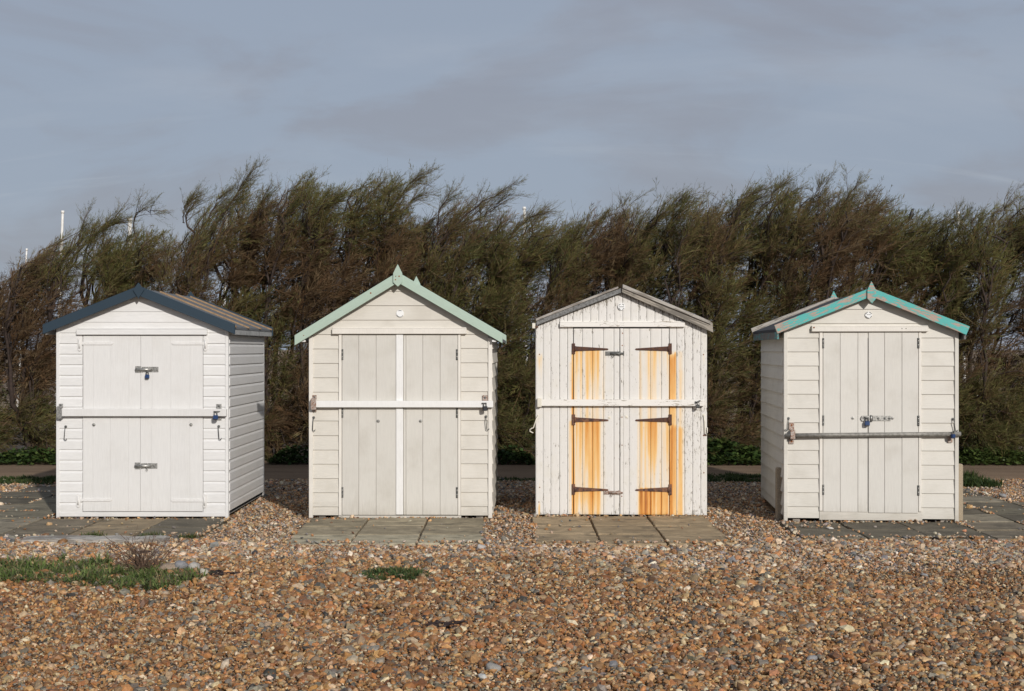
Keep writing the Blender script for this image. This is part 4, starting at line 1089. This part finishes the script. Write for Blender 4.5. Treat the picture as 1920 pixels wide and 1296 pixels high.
f_J = poly_feature([([(1185, 480), (1200, 430), (1180, 385), (1172, 358)], .018, .003, 30), ([(1200, 430), (1230, 395), (1262, 365), (1285, 345)], .016, .003, 46)])
f_M = poly_feature([([(1530, 460), (1560, 400), (1590, 355), (1612, 318)], .018, .003, 50), ([(1550, 420), (1540, 370), (1536, 325)], .014, .003, 30)])
f_L = poly_feature([([(1400, 440), (1420, 390), (1445, 350), (1468, 320)], .016, .003, 46), ([(1385, 420), (1390, 370), (1412, 340)], .012, .003, 30), ([(1430, 400), (1460, 365), (1482, 335)], .012, .003, 30)])
f_E = poly_feature([([(540, 440), (548, 390), (562, 350), (580, 316)], .015, .003, 40), ([(560, 420), (590, 370), (612, 345)], .012, .003, 26), ([(470, 430), (485, 380), (500, 345)], .013, .003, 36)])
f_A = poly_feature([([(120, 520), (140, 470), (165, 435), (190, 410), (220, 392)], .018, .003, 60), ([(140, 470), (150, 430), (160, 400)], .012, .003, 26), ([(60, 540), (75, 500), (95, 468)], .012, .003, 22)])
f_H = poly_feature([([(940, 450), (965, 415), (995, 385), (1024, 368)], .014, .003, 40), ([(1085, 440), (1110, 405), (1135, 384)], .012, .003, 26)])
f_O = poly_feature([([(1840, 480), (1870, 430), (1885, 380), (1893, 340)], .016, .003, 26), ([(1830, 470), (1808, 420), (1793, 385)], .013, .003, 16)])
tamarisk(-190, 60, HY + .2, 'low sparse tamarisk at the end of the hedge by the thin leaning mast', .7)
tamarisk(40, 235, HY, 'open wind-combed tamarisk beside the slim white mast', .66, f_A)
tamarisk(215, 350, HY + .3, 'thin twiggy tamarisk around the stout mast above the navy-trimmed ridge', .74, f_B)
tamarisk(335, 480, HY - .1, 'tamarisk with a crooked bare limb rising beyond the navy-trimmed hut roof', .9, f_C)
tamarisk(455, 620, HY + .2, 'tamarisk filling the gap between navy-trimmed and mint-trimmed huts', 1.0, f_E)
tamarisk(590, 790, HY - .1, 'tall swept tamarisk plume rising above the mint-trimmed hut finial', 1.1, f_F)
tamarisk(770, 960, HY + .15, 'tamarisk with open fanned branches over the mint-trimmed roof slope', 1.0, f_G)
tamarisk(930, 1090, HY - .05, 'tamarisk in the gap between mint-trimmed and rust-streaked huts', 1.05, f_H)
tamarisk(1060, 1190, HY + .2, 'lower rounded tamarisk above the rust-streaked hut roof', 1.1)
tamarisk(1160, 1345, HY, 'forked tamarisk beside the grey board roof slope of the rust-streaked hut', 1.05, f_J)
tamarisk(1320, 1500, HY + .1, 'dense tamarisk in the gap between rust-streaked and turquoise-trimmed huts', 1.1, f_L)
tamarisk(1480, 1700, HY - .1, 'broad tamarisk towering over the turquoise finial', 1.05, f_M)
tamarisk(1670, 1815, HY + .15, 'lower tamarisk with a black bird perched on its top', 1.0)
tamarisk(1790, 1960, HY, 'tamarisk behind the pebble-strewn paving beside the turquoise-trimmed hut', .9, f_O)
tamarisk(1940, 2150, HY + .1, 'outermost tamarisk of the hedge beyond the pebble-strewn paving', .7)

# perched bird
bp = world(1709, 405, HY - .6)
t = empty('perched_bird', bp); tag(t, 'small black bird perched upright on the hedge top', 'bird')
prof = [((-.055, 0, -.10), .004), ((-.040, 0, -.06), .014), ((-.020, 0, -.025), .026), ((-.004, 0, .01), .033), ((.006, 0, .045), .029), ((.010, 0, .068), .020), ((.014, 0, .085), .021), ((.022, 0, .10), .017), ((.034, 0, .106), .008), ((.058, 0, .104), .002)]
tube('body', [p for p, r_ in prof], [r_ for p, r_ in prof], M['bird'], t, 12)
for sg in (-1, 1): tube('leg', [(-.004, sg * .012, -.015), (-.002, sg * .014, -.055)], .003, M['bird'], t, 5)

# ------------------------------------------------------------------ ground cover
def leaf_patch(name, label, cx0, cx1, y0, y1, hgt, n, size=.035, tint=((.05, .085, .022), (.085, .12, .032), (.035, .06, .02)), cat='ground plants'):
    x = rng.uniform(cx0, cx1, n); y = rng.uniform(y0, y1, n)
    env = .35 + .65 * vnoise(x * 2.2, y * 2.2, 31)
    edge = ss(x, cx0, cx0 + .25) * ss(x, cx1, cx1 - .25) * ss(y, y0 - .02, y0 + .2)
    z = rng.random(n) ** .7 * hgt * env * (.25 + .75 * edge) + .01
    P = np.stack([x, y, z], 1)
    a = rng.uniform(0, 2 * math.pi, n); el = rng.uniform(-.3, .9, n); L_ = size * rng.uniform(.6, 1.4, n)
    d = np.stack([np.cos(a) * np.cos(el), np.sin(a) * np.cos(el), np.sin(el)], 1); s_ = np.cross(d, np.array([0, 0, 1.0]) + rng.normal(scale=.3, size=(n, 3)))
    s_ /= np.linalg.norm(s_, axis=1, keepdims=True) + 1e-9; nrm = np.cross(s_, d)
    q = [P, P + d * L_[:, None] * .45 + s_ * L_[:, None] * .42, P + d * L_[:, None] - nrm * L_[:, None] * .1, P + d * L_[:, None] * .45 - s_ * L_[:, None] * .42]
    V = np.stack(q, 1).reshape(-1, 3); T = (np.arange(n) * 4)[:, None] + np.array([0, 1, 2, 3])
    tn = np.array(tint)[rng.integers(0, len(tint), n)] * rng.uniform(.7, 1.25, (n, 1))
    o = np_mesh(name, V, T, M['leafy'], None, np.repeat(tn, 4, 0)); tag(o, label, cat, kind='stuff'); return o
leaf_patch('ground_plants', 'green leafy plants at the hedge foot in the gap beside the rust-streaked hut', gx(1300, 20.6), gx(1440, 20.6), 20.25, 21.0, .46, 2600, .075)
leaf_patch('ground_plants', 'leafy plants along the path beyond the paving by the navy-trimmed hut', gx(-20, 20.6), gx(125, 20.6), 20.3, 21.0, .30, 1800, .06)
leaf_patch('ground_plants', 'leafy plants tinted for shade at the hedge foot behind the gap by the mint-trimmed hut', gx(505, 20.6), gx(600, 20.6), 20.4, 21.0, .26, 900, .06, ((.03, .055, .018), (.05, .08, .024)))  # leaf tints darkened to stand for the shade of the huts
leaf_patch('ground_plants', 'leafy plants at the hedge foot between mint-trimmed and rust-streaked huts', gx(915, 20.6), gx(1015, 20.6), 20.35, 21.0, .27, 1100, .06, ((.03, .055, .018), (.05, .08, .024)))  # same darker greens: hut shade put into the leaf colour
leaf_patch('ground_plants', 'bright leafy plants along the path beyond the pebble-strewn paving', gx(1780, 20.6), gx(1960, 20.6), 20.25, 21.0, .30, 2400, .065, ((.07, .10, .028), (.10, .135, .035), (.05, .075, .02)))

def blades(name, label, pts, hgt, n_each, tint, lean=.5, width=.004, cat='grass'):
    P = np.repeat(np.asarray(pts, float), n_each, 0); n = len(P); P = P + np.concatenate([rng.normal(scale=.018, size=(n, 2)), np.zeros((n, 1))], 1)
    a = rng.uniform(0, 2 * math.pi, n); L_ = hgt * rng.uniform(.3, 1.3, n) * (.45 + 1.0 * vnoise(P[:, 0] * 5, P[:, 1] * 5, 71)); ln_ = rng.uniform(.15, 1.0, n) * lean
    out = np.stack([np.cos(a) * ln_, np.sin(a) * ln_, np.ones(n)], 1); out /= np.linalg.norm(out, axis=1, keepdims=True)
    s_ = np.stack([-np.sin(a), np.cos(a), np.zeros(n)], 1) * (width * rng.uniform(.6, 1.3, n))[:, None]
    mid = P + out * (L_ * .55)[:, None]; tip = P + out * L_[:, None] + np.stack([np.cos(a), np.sin(a), -.45 * np.ones(n)], 1) * (L_ * .28 * ln_ * 1.6)[:, None]
    V = np.stack([P - s_, P + s_, mid + s_ * .8, mid - s_ * .8, tip], 1).reshape(-1, 3)
    b = (np.arange(n) * 5)[:, None]
    T = np.concatenate([b + np.array([0, 1, 2]), b + np.array([0, 2, 3]), b + np.array([3, 2, 4])])
    tn = np.array(tint)[rng.integers(0, len(tint), n)] * rng.uniform(.7, 1.3, (n, 1))
    o = np_mesh(name, V, T, M['grass'], None, np.repeat(tn, 5, 0)); tag(o, label, cat, kind='stuff'); return o
GR = ((.075, .115, .028), (.055, .085, .022), (.105, .135, .040), (.13, .12, .05))
def patch_points(fn_in, x0, x1, y0, y1, n):
    x = rng.uniform(x0, x1, n); y = rng.uniform(y0, y1, n); k = fn_in(x, y) > rng.random(n)
    x, y = x[k], y[k]; return np.stack([x, y, ground_z(x, y) + .012], 1)
# grass by the dry weed: a ragged strip from the frame edge to px 385
def strip_in(x, y):
    px = 960 + x * F / y; py = HOR + CAM_H * F / y
    mid = 1072 + 10 * ss(px, 150, 330) + (vnoise(x * 1.7, y * .3, 41) - .5) * 12; half = (26 - 10 * ss(px, 180, 385)) * (.75 + .5 * vnoise(x * 3, y * 2, 42))
    return ss(np.abs(py - mid), half * 1.15, half * .6) * ss(px, 392, 340)
PT = patch_points(strip_in, -5.2, -2.2, 9.4, 12.0, 4000); PT = PT[vnoise(PT[:, 0] * 7, PT[:, 1] * 7, 61) > .26]
blades('grass', 'ragged green grass patch on the shingle around the dry weed', PT, .085, 6, ((.14, .185, .05), (.10, .14, .04), (.18, .215, .07), (.24, .20, .10), (.11, .155, .04)), 1.9, .0065)
def tuft_in(x, y):
    px = 960 + x * F / y; py = HOR + CAM_H * F / y
    return ss(((px - 742) / 62) ** 2 + ((py - 1077) / 11) ** 2 + .5 * (vnoise(x * 8, y * 8, 43) - .5), 1.15, .6)
PT = patch_points(tuft_in, -1.4, -.55, 9.8, 11.2, 900)
blades('grass', 'small green plant tuft low on the shingle before the mint-trimmed hut', PT, .050, 10, ((.085, .135, .042), (.06, .10, .03), (.13, .12, .045)), 1.6, .0065)
def rect_in(x0, x1, y0, y1, e=.12):
    return lambda x, y: ss(x, x0, x0 + e) * ss(x, x1, x1 - e) * ss(y, y0, y0 + e) * ss(y, y1, y1 - e) * (.4 + .6 * vnoise(x * 2, y * 3, 44))
for lab, a, b, y0, y1, n_, hg in (('low turf strip beside the path beyond the navy-trimmed hut paving', -7.6, -6.0, 17.6, 18.5, 900, .06),
                             ('low turf strip beside the path between rust-streaked and turquoise-trimmed huts', 2.2, 3.7, 17.9, 18.8, 1000, .06),
                             ('thin turf at the path edge between mint-trimmed and rust-streaked huts', -.5, .5, 18.0, 18.4, 200, .05),
                             ('rough grass tussock by the paving beside the turquoise-trimmed hut', 5.75, 6.32, 17.2, 18.5, 800, .11)):
    blades('grass', lab, patch_points(rect_in(a, b, y0, y1), a, b, y0, y1, n_), hg, 10, ((.05, .085, .022), (.035, .06, .018), (.08, .10, .03)), .9, .006)
for lab, cx_, cy_, n_ in (('tiny grass tuft at a slab joint before the navy-trimmed hut', gx(178, 12.62), 12.60, 26), ('grass tuft at the slab edge beside the dry weed', gx(283, 12.6), 12.55, 30), ('small tuft at the outer slab corner of the navy-trimmed hut', gx(360, 12.6), 12.56, 16)):
    pts = np.stack([cx_ + rng.normal(scale=.05, size=n_), cy_ + rng.normal(scale=.02, size=n_), np.zeros(n_)], 1)
    blades('grass', lab, pts, .06, 8, GR, .9, .0035)

# dry weed
wy = gy(1068); wx = gx(268, wy)
t = empty('dry_weed', (wx, wy, 0)); tag(t, 'dead brown twiggy weed standing in the grass patch before the navy-trimmed hut', 'weed')
V, Fc = [], []
for i in range(62):
    a = rng.uniform(0, 2 * math.pi); sp = rng.uniform(.03, .30); hh_ = rng.uniform(.10, .32)
    p0 = np.array([rng.normal(scale=.04), rng.normal(scale=.04), -.03]); p3 = p0 + np.array([math.cos(a) * sp, math.sin(a) * sp * .7, hh_])
    pts = bez(p0, (p0 + p3) / 2 + np.array([0, 0, .06]), p3, 5); pts[1:-1] += rng.normal(scale=.010, size=(3, 3))
    v, f = tube_np([tuple(q) for q in pts], list(np.linspace(.0036, .0018, 5)), 4); b = len(V); V += v; Fc += [tuple(q + b for q in g) for g in f]
    for _ in range(3):
        j = rng.integers(1, 5); q = pts[j] + rng.normal(scale=.035, size=3); v, f = tube_np([tuple(pts[j]), tuple((pts[j] + q) / 2 + rng.normal(scale=.006, size=3)), tuple(q)], [.0016, .0013, .001], 3); b = len(V); V += v; Fc += [tuple(w_ + b for w_ in g) for g in f]
mesh('stems', V, Fc, M['dry'], t)

# seaweed scraps
def seaweed(px, py, w_, label):
    y = gy(py); x = gx(px, y); V, Fc = [], []
    for i in range(26):
        a = rng.uniform(0, 6.28); p = np.array([rng.normal(scale=w_ * .35), rng.normal(scale=w_ * .3), .0]); pts = [p]
        for _ in range(4): a += rng.normal(scale=.6); p = p + np.array([math.cos(a), math.sin(a) * .6, rng.uniform(-.1, .25)]) * w_ * .16; p[2] = max(0, min(.05, p[2])); pts.append(p)
        v, f = tube_np([tuple(q) for q in pts], [.006, .009, .008, .006, .003], 4); b = len(V); V += v; Fc += [tuple(q + b for q in g) for g in f]
    o = mesh('seaweed', V, Fc, M['weed']); o.location = (x, y, float(ground_z(x, y)) + .02); tag(o, label, 'seaweed')
seaweed(417, 1076, .16, 'dark dried seaweed clump at the end of the grass patch')
seaweed(830, 1170, .14, 'dark scrap of seaweed in the open shingle beyond the small tuft')
seaweed(262, 1034, .12, 'dark tangle of weed on the stones below the edging beam')

# ------------------------------------------------------------------ shingle
def pebble_me(i, sub=1):
    bm = bmesh.new(); bmesh.ops.create_icosphere(bm, subdivisions=sub, radius=1)
    sx, sy, sz = rng.uniform(.85, 1.35), rng.uniform(.7, 1.0), rng.uniform(.42, .75); ph = rng.uniform(0, 6, 6)
    for v in bm.verts:
        c = v.co; k = 1 + .16 * math.sin(2.3 * c.x + ph[0]) * math.cos(1.9 * c.y + ph[1]) + .12 * math.sin(3.1 * c.z + ph[2] + 2 * c.x) + rng.uniform(-.13, .13)
        v.co = Vector((c.x * sx, c.y * sy, c.z * sz)) * k
    me = bpy.data.meshes.new('pebble'); bm.to_mesh(me); bm.free(); me.polygons.foreach_set('use_smooth', [i % 3 == 1] * len(me.polygons)); return me
src = bpy.data.collections.new('pebble_shapes')
for i in range(10):
    me = pebble_me(i, 2 if i < 0 else 1); me.materials.append(M['pebble']); src.objects.link(bpy.data.objects.new('pebble', me))

PAL = np.array([(.42, .225, .10), (.50, .315, .16), (.34, .165, .07), (.56, .42, .28), (.26, .145, .08), (.30, .29, .28), (.22, .22, .235), (.60, .52, .42), (.085, .083, .088), (.70, .66, .60), (.46, .37, .29), (.50, .27, .17)])
P_NEAR = np.array([.18, .16, .12, .11, .14, .065, .06, .075, .045, .04, .05, .02]); P_FAR = np.array([.09, .12, .05, .15, .06, .10, .09, .10, .035, .05, .13, .03])
P_NEAR /= P_NEAR.sum(); P_FAR /= P_FAR.sum()
def in_rects(x, y, rects, g):
    k = np.zeros(len(x), bool); g = g + np.zeros(len(x))
    for a, b, c, d in rects: k |= (x > a + g) & (x < b - g) & (y > c + g) & (y < d - g)
    return k
def scatter(y0, y1, dens, smin, smax, sig):
    wmax = .40 * y1 + 2.8; n_ = int((2 * wmax) * (y1 - y0) * dens)
    x = rng.uniform(-wmax, wmax, n_); y = rng.uniform(y0, y1, n_); k = np.abs(x) < .40 * y + .8 + 2.0 * rng.random(len(x)); x, y = x[k], y[k]
    k = ~in_rects(x, y, pave_rects, .09 * (vnoise(x * 4, y * 4, 57) - .35)) & ~in_rects(x, y, HUTS, .18); x, y = x[k], y[k]
    edge = 18.3 + .1 * np.sin(x * 1.3) + (vnoise(x * 3, y * 3, 51) - .5) * .2; k = y < edge; x, y = x[k], y[k]
    s_ = np.clip(np.exp(rng.normal(math.log(.0092), sig, len(x))), smin, smax)
    # low patches of finer stones
    s_ *= .8 + .5 * vnoise(x * 1.1, y * 1.1, 52)
    return x, y, s_
XS, YS, SS_ = zip(*[scatter(5.2, 9.0, 2900, .006, .040, .52), scatter(9.0, 12.6, 2350, .006, .042, .52), scatter(12.6, 18.4, 1200, .008, .040, .46)])
x, y, s_ = np.concatenate(XS), np.concatenate(YS), np.concatenate(SS_)
# stones strayed on to the paving
for (a, b, c, d, n_) in ((2.72, 3.2, 13.2, 13.72, 60), (2.6, 4.6, 13.55, 13.7, 50), (4.55, 6.2, 14.2, 17.2, 70), (-7.0, -4.8, 12.7, 17.2, 40), (-4.7, -2.9, 13.8, 13.98, 20), (-2.1, -.25, 13.85, 14.0, 26), (.2, 2.0, 14.02, 14.16, 26), (-4.9, -2.95, 12.65, 13.9, 40), (-2.1, -.25, 12.2, 14.0, 30), (.2, 2.0, 12.2, 14.1, 34), (2.7, 4.5, 12.5, 13.6, 40), (-2.1, -.25, 12.2, 12.32, 70), (.2, 2.0, 12.2, 12.33, 80), (2.7, 4.5, 12.5, 12.64, 70), (-3.5, -2.9, 12.63, 12.8, 30), (5.0, 6.3, 16.2, 17.2, 240)):
    x = np.concatenate([x, rng.uniform(a, b, n_)]); y = np.concatenate([y, rng.uniform(c, d, n_)]); s_ = np.concatenate([s_, rng.uniform(.006, .020, n_)])
for (xa_, xb_, y0_, y1_) in slab_rects:
    n_ = rng.integers(1, 4)
    x = np.concatenate([x, xb_ + rng.normal(scale=.012, size=n_)]); y = np.concatenate([y, rng.uniform(y0_, y1_, n_)]); s_ = np.concatenate([s_, rng.uniform(.003, .007, n_)])
onslab = in_rects(x, y, slab_rects, -.02)
z = np.where(onslab, .008, ground_z(x, y) + .004 + rng.uniform(0, .016, len(x)))
# shingle banked against slab edges and hut sides
near = ss(y, 12.6, 9.5)
warm = np.clip(near * .9 + .5 * (vnoise(x * .5, y * .5, 53) - .5), 0, 1)
cumN, cumF = np.cumsum(P_NEAR), np.cumsum(P_FAR); u = rng.random(len(x))
idx = np.where(rng.random(len(x)) < warm, np.searchsorted(cumN, u), np.searchsorted(cumF, u)); idx = np.clip(idx, 0, len(PAL) - 1)
colr = np.clip(PAL[idx] * np.where(warm[:, None] > .45, np.array([[.78, .665, .485]]), np.array([[.88, .80, .69]])) * rng.uniform(.5, 1.4, (len(x), 1)) * rng.uniform(.94, 1.06, (len(x), 3)), 0, .85)
me = bpy.data.meshes.new('shingle'); me.vertices.add(len(x)); me.vertices.foreach_set('co', np.stack([x, y, z], 1).astype(np.float32).ravel())
at = me.attributes.new('tint', 'FLOAT_COLOR', 'POINT'); at.data.foreach_set('color', np.concatenate([colr, np.ones((len(x), 1))], 1).astype(np.float32).ravel())
at = me.attributes.new('size', 'FLOAT', 'POINT'); at.data.foreach_set('value', s_.astype(np.float32))
rot = np.stack([rng.normal(scale=.5, size=len(x)), rng.normal(scale=.5, size=len(x)), rng.uniform(0, 6.283, len(x))], 1)
at = me.attributes.new('rot', 'FLOAT_VECTOR', 'POINT'); at.data.foreach_set('vector', rot.astype(np.float32).ravel())
shingle = link(bpy.data.objects.new('shingle', me)); tag(shingle, 'brown and grey flint shingle covering the beach before the huts', 'shingle', kind='stuff')
ng = bpy.data.node_groups.new('shingle_nodes', 'GeometryNodeTree')
ng.interface.new_socket('Geometry', in_out='INPUT', socket_type='NodeSocketGeometry'); ng.interface.new_socket('Geometry', in_out='OUTPUT', socket_type='NodeSocketGeometry')
gi, go = ng.nodes.new('NodeGroupInput'), ng.nodes.new('NodeGroupOutput')
m2p = ng.nodes.new('GeometryNodeMeshToPoints'); iop = ng.nodes.new('GeometryNodeInstanceOnPoints'); ci = ng.nodes.new('GeometryNodeCollectionInfo')
ci.inputs['Collection'].default_value = src; ci.inputs['Separate Children'].default_value = True; ci.inputs['Reset Children'].default_value = True
def nattr(nm, typ):
    a = ng.nodes.new('GeometryNodeInputNamedAttribute'); a.data_type = typ; a.inputs['Name'].default_value = nm; return a.outputs[0]
ng.links.new(gi.outputs[0], m2p.inputs['Mesh']); ng.links.new(m2p.outputs[0], iop.inputs['Points']); ng.links.new(ci.outputs[0], iop.inputs['Instance'])
iop.inputs['Pick Instance'].default_value = True
ri = ng.nodes.new('FunctionNodeRandomValue'); ri.data_type = 'INT'
[s for s in ri.inputs if s.name == 'Min' and s.type == 'INT'][0].default_value = 0; [s for s in ri.inputs if s.name == 'Max' and s.type == 'INT'][0].default_value = 9
ng.links.new([s for s in ri.outputs if s.type == 'INT'][0], iop.inputs['Instance Index'])
e2r = ng.nodes.new('FunctionNodeEulerToRotation'); ng.links.new(nattr('rot', 'FLOAT_VECTOR'), e2r.inputs[0]); ng.links.new(e2r.outputs[0], iop.inputs['Rotation'])
ng.links.new(nattr('size', 'FLOAT'), iop.inputs['Scale']); ng.links.new(iop.outputs[0], go.inputs[0])
md = shingle.modifiers.new('shingle', 'NODES'); md.node_group = ng

# ------------------------------------------------------------------ single stones worth telling apart
smesh = []
for i in range(6):
    me = pebble_me(1, 3); me.materials.append(M['stone']); smesh.append(me)
def stone(px, py, wpx, col, label, group=None, i=0, up=.45, z=None):
    y = gy(py); x = gx(px, y); r = wpx / 2 * y / F
    o = bpy.data.objects.new('stone', smesh[i % 6]); COL.objects.link(o); o.scale = (r * .85, r * .8, r * (up + .3))
    o.location = (x, y, (float(ground_z(x, y)) + .012 if z is None else z) + r * up * .4); o.rotation_euler = (0, 0, random.uniform(0, 6)); o.color = (*col, 1)
    tag(o, label, 'stone', group)
stone(318, 1069, 40, (.27, .20, .14), 'broad tan stone at the grass patch end', i=0, up=.5)
stone(340, 1068, 30, (.20, .20, .21), 'blue-grey stone behind the tan stone in the grass patch', i=1, up=.9)
stone(362, 1070, 30, (.33, .31, .28), 'mottled pale stone beside the blue-grey stone', i=2, up=.8)
stone(382, 1078, 20, (.40, .37, .30), 'rounded pale stone next to the dark seaweed clump', i=3, up=.9)
stone(353.5, 969, 11, (.14, .115, .08), 'upright dark pebble leaning on the white hut sill', i=4, up=1.2, z=.004)
stone(329, 970, 9, (.30, .21, .12), 'small brown pebble on the slab at the white hut sill', i=5, up=.8, z=.004)
stone(378.5, 970, 10, (.42, .28, .17), 'small orange pebble on the slab under the white hut hinge', i=1, up=.6, z=.004)
stone(153, 974, 11, (.42, .28, .18), 'tan pebble on the dark slab at the white hut corner', i=2, up=.6, z=.004)
stone(92.5, 985, 15, (.48, .30, .14), 'orange-brown pebble alone on the paving beside the white hut', i=3, up=.45, z=.004)
stone(1555, 991.5, 15, (.62, .58, .52), 'flat whitish pebble on the dark slab before the turquoise-trimmed hut', i=4, up=.25, z=.004)
stone(1761, 1004, 9, (.60, .55, .47), 'small cream pebble at the dark slab front edge', i=5, up=.4, z=.004)
stone(1879, 932, 15, (.26, .255, .25), 'rounded grey stone on the paving at the shingle edge', i=0, up=.7, z=.004)
stone(500, 945, 14, (.33, .28, .22), 'angular tan stone in the shade between navy-trimmed and mint-trimmed huts', i=1, up=.6)
stone(1098, 1253, 27, (.17, .17, .19), 'dark blue-grey flint with a white fleck in open shingle', i=2, up=.7)
stone(925, 1255, 38, (.27, .255, .23), 'broad mottled grey flint in open shingle', i=3, up=.45)
stone(1150, 1243, 28, (.18, .175, .18), 'dark knobbly flint with pale patches in open shingle', i=4, up=.7)
stone(1060, 1243, 24, (.48, .27, .11), 'orange-brown flint beside the dark blue-grey flint', i=5, up=.5)
stone(905, 1269, 24, (.55, .54, .50), 'smooth pale grey flint below the broad mottled one', i=0, up=.5)
stone(745, 1096, 11, (.55, .50, .40), 'upright cream pebble before the small plant tuft', i=1, up=1.0)
stone(674, 1079, 14, (.56, .53, .45), 'cream pebble at the end of the small plant tuft', i=2, up=.6)
stone(902, 1027, 22, (.40, .38, .36), 'pale knobbly flint at the mint-trimmed hut slab corner', i=3, up=.6)
GL = 'larger flint cobble standing proud among the fine shingle'
for i in range(44):
    py = random.uniform(1035, 1262); px = random.uniform(40, 1880)
    if strip_in(np.array([gx(px, gy(py))]), np.array([gy(py)]))[0] > .1: continue
    c = random.choice([(.24, .235, .235), (.42, .23, .09), (.50, .40, .29), (.34, .17, .07), (.19, .19, .20), (.55, .50, .42)])
    stone(px, py, random.uniform(11, 20) * (py - HOR) / 500, c, GL, 'larger cobbles scattered over the shingle', i, random.uniform(.4, .7))
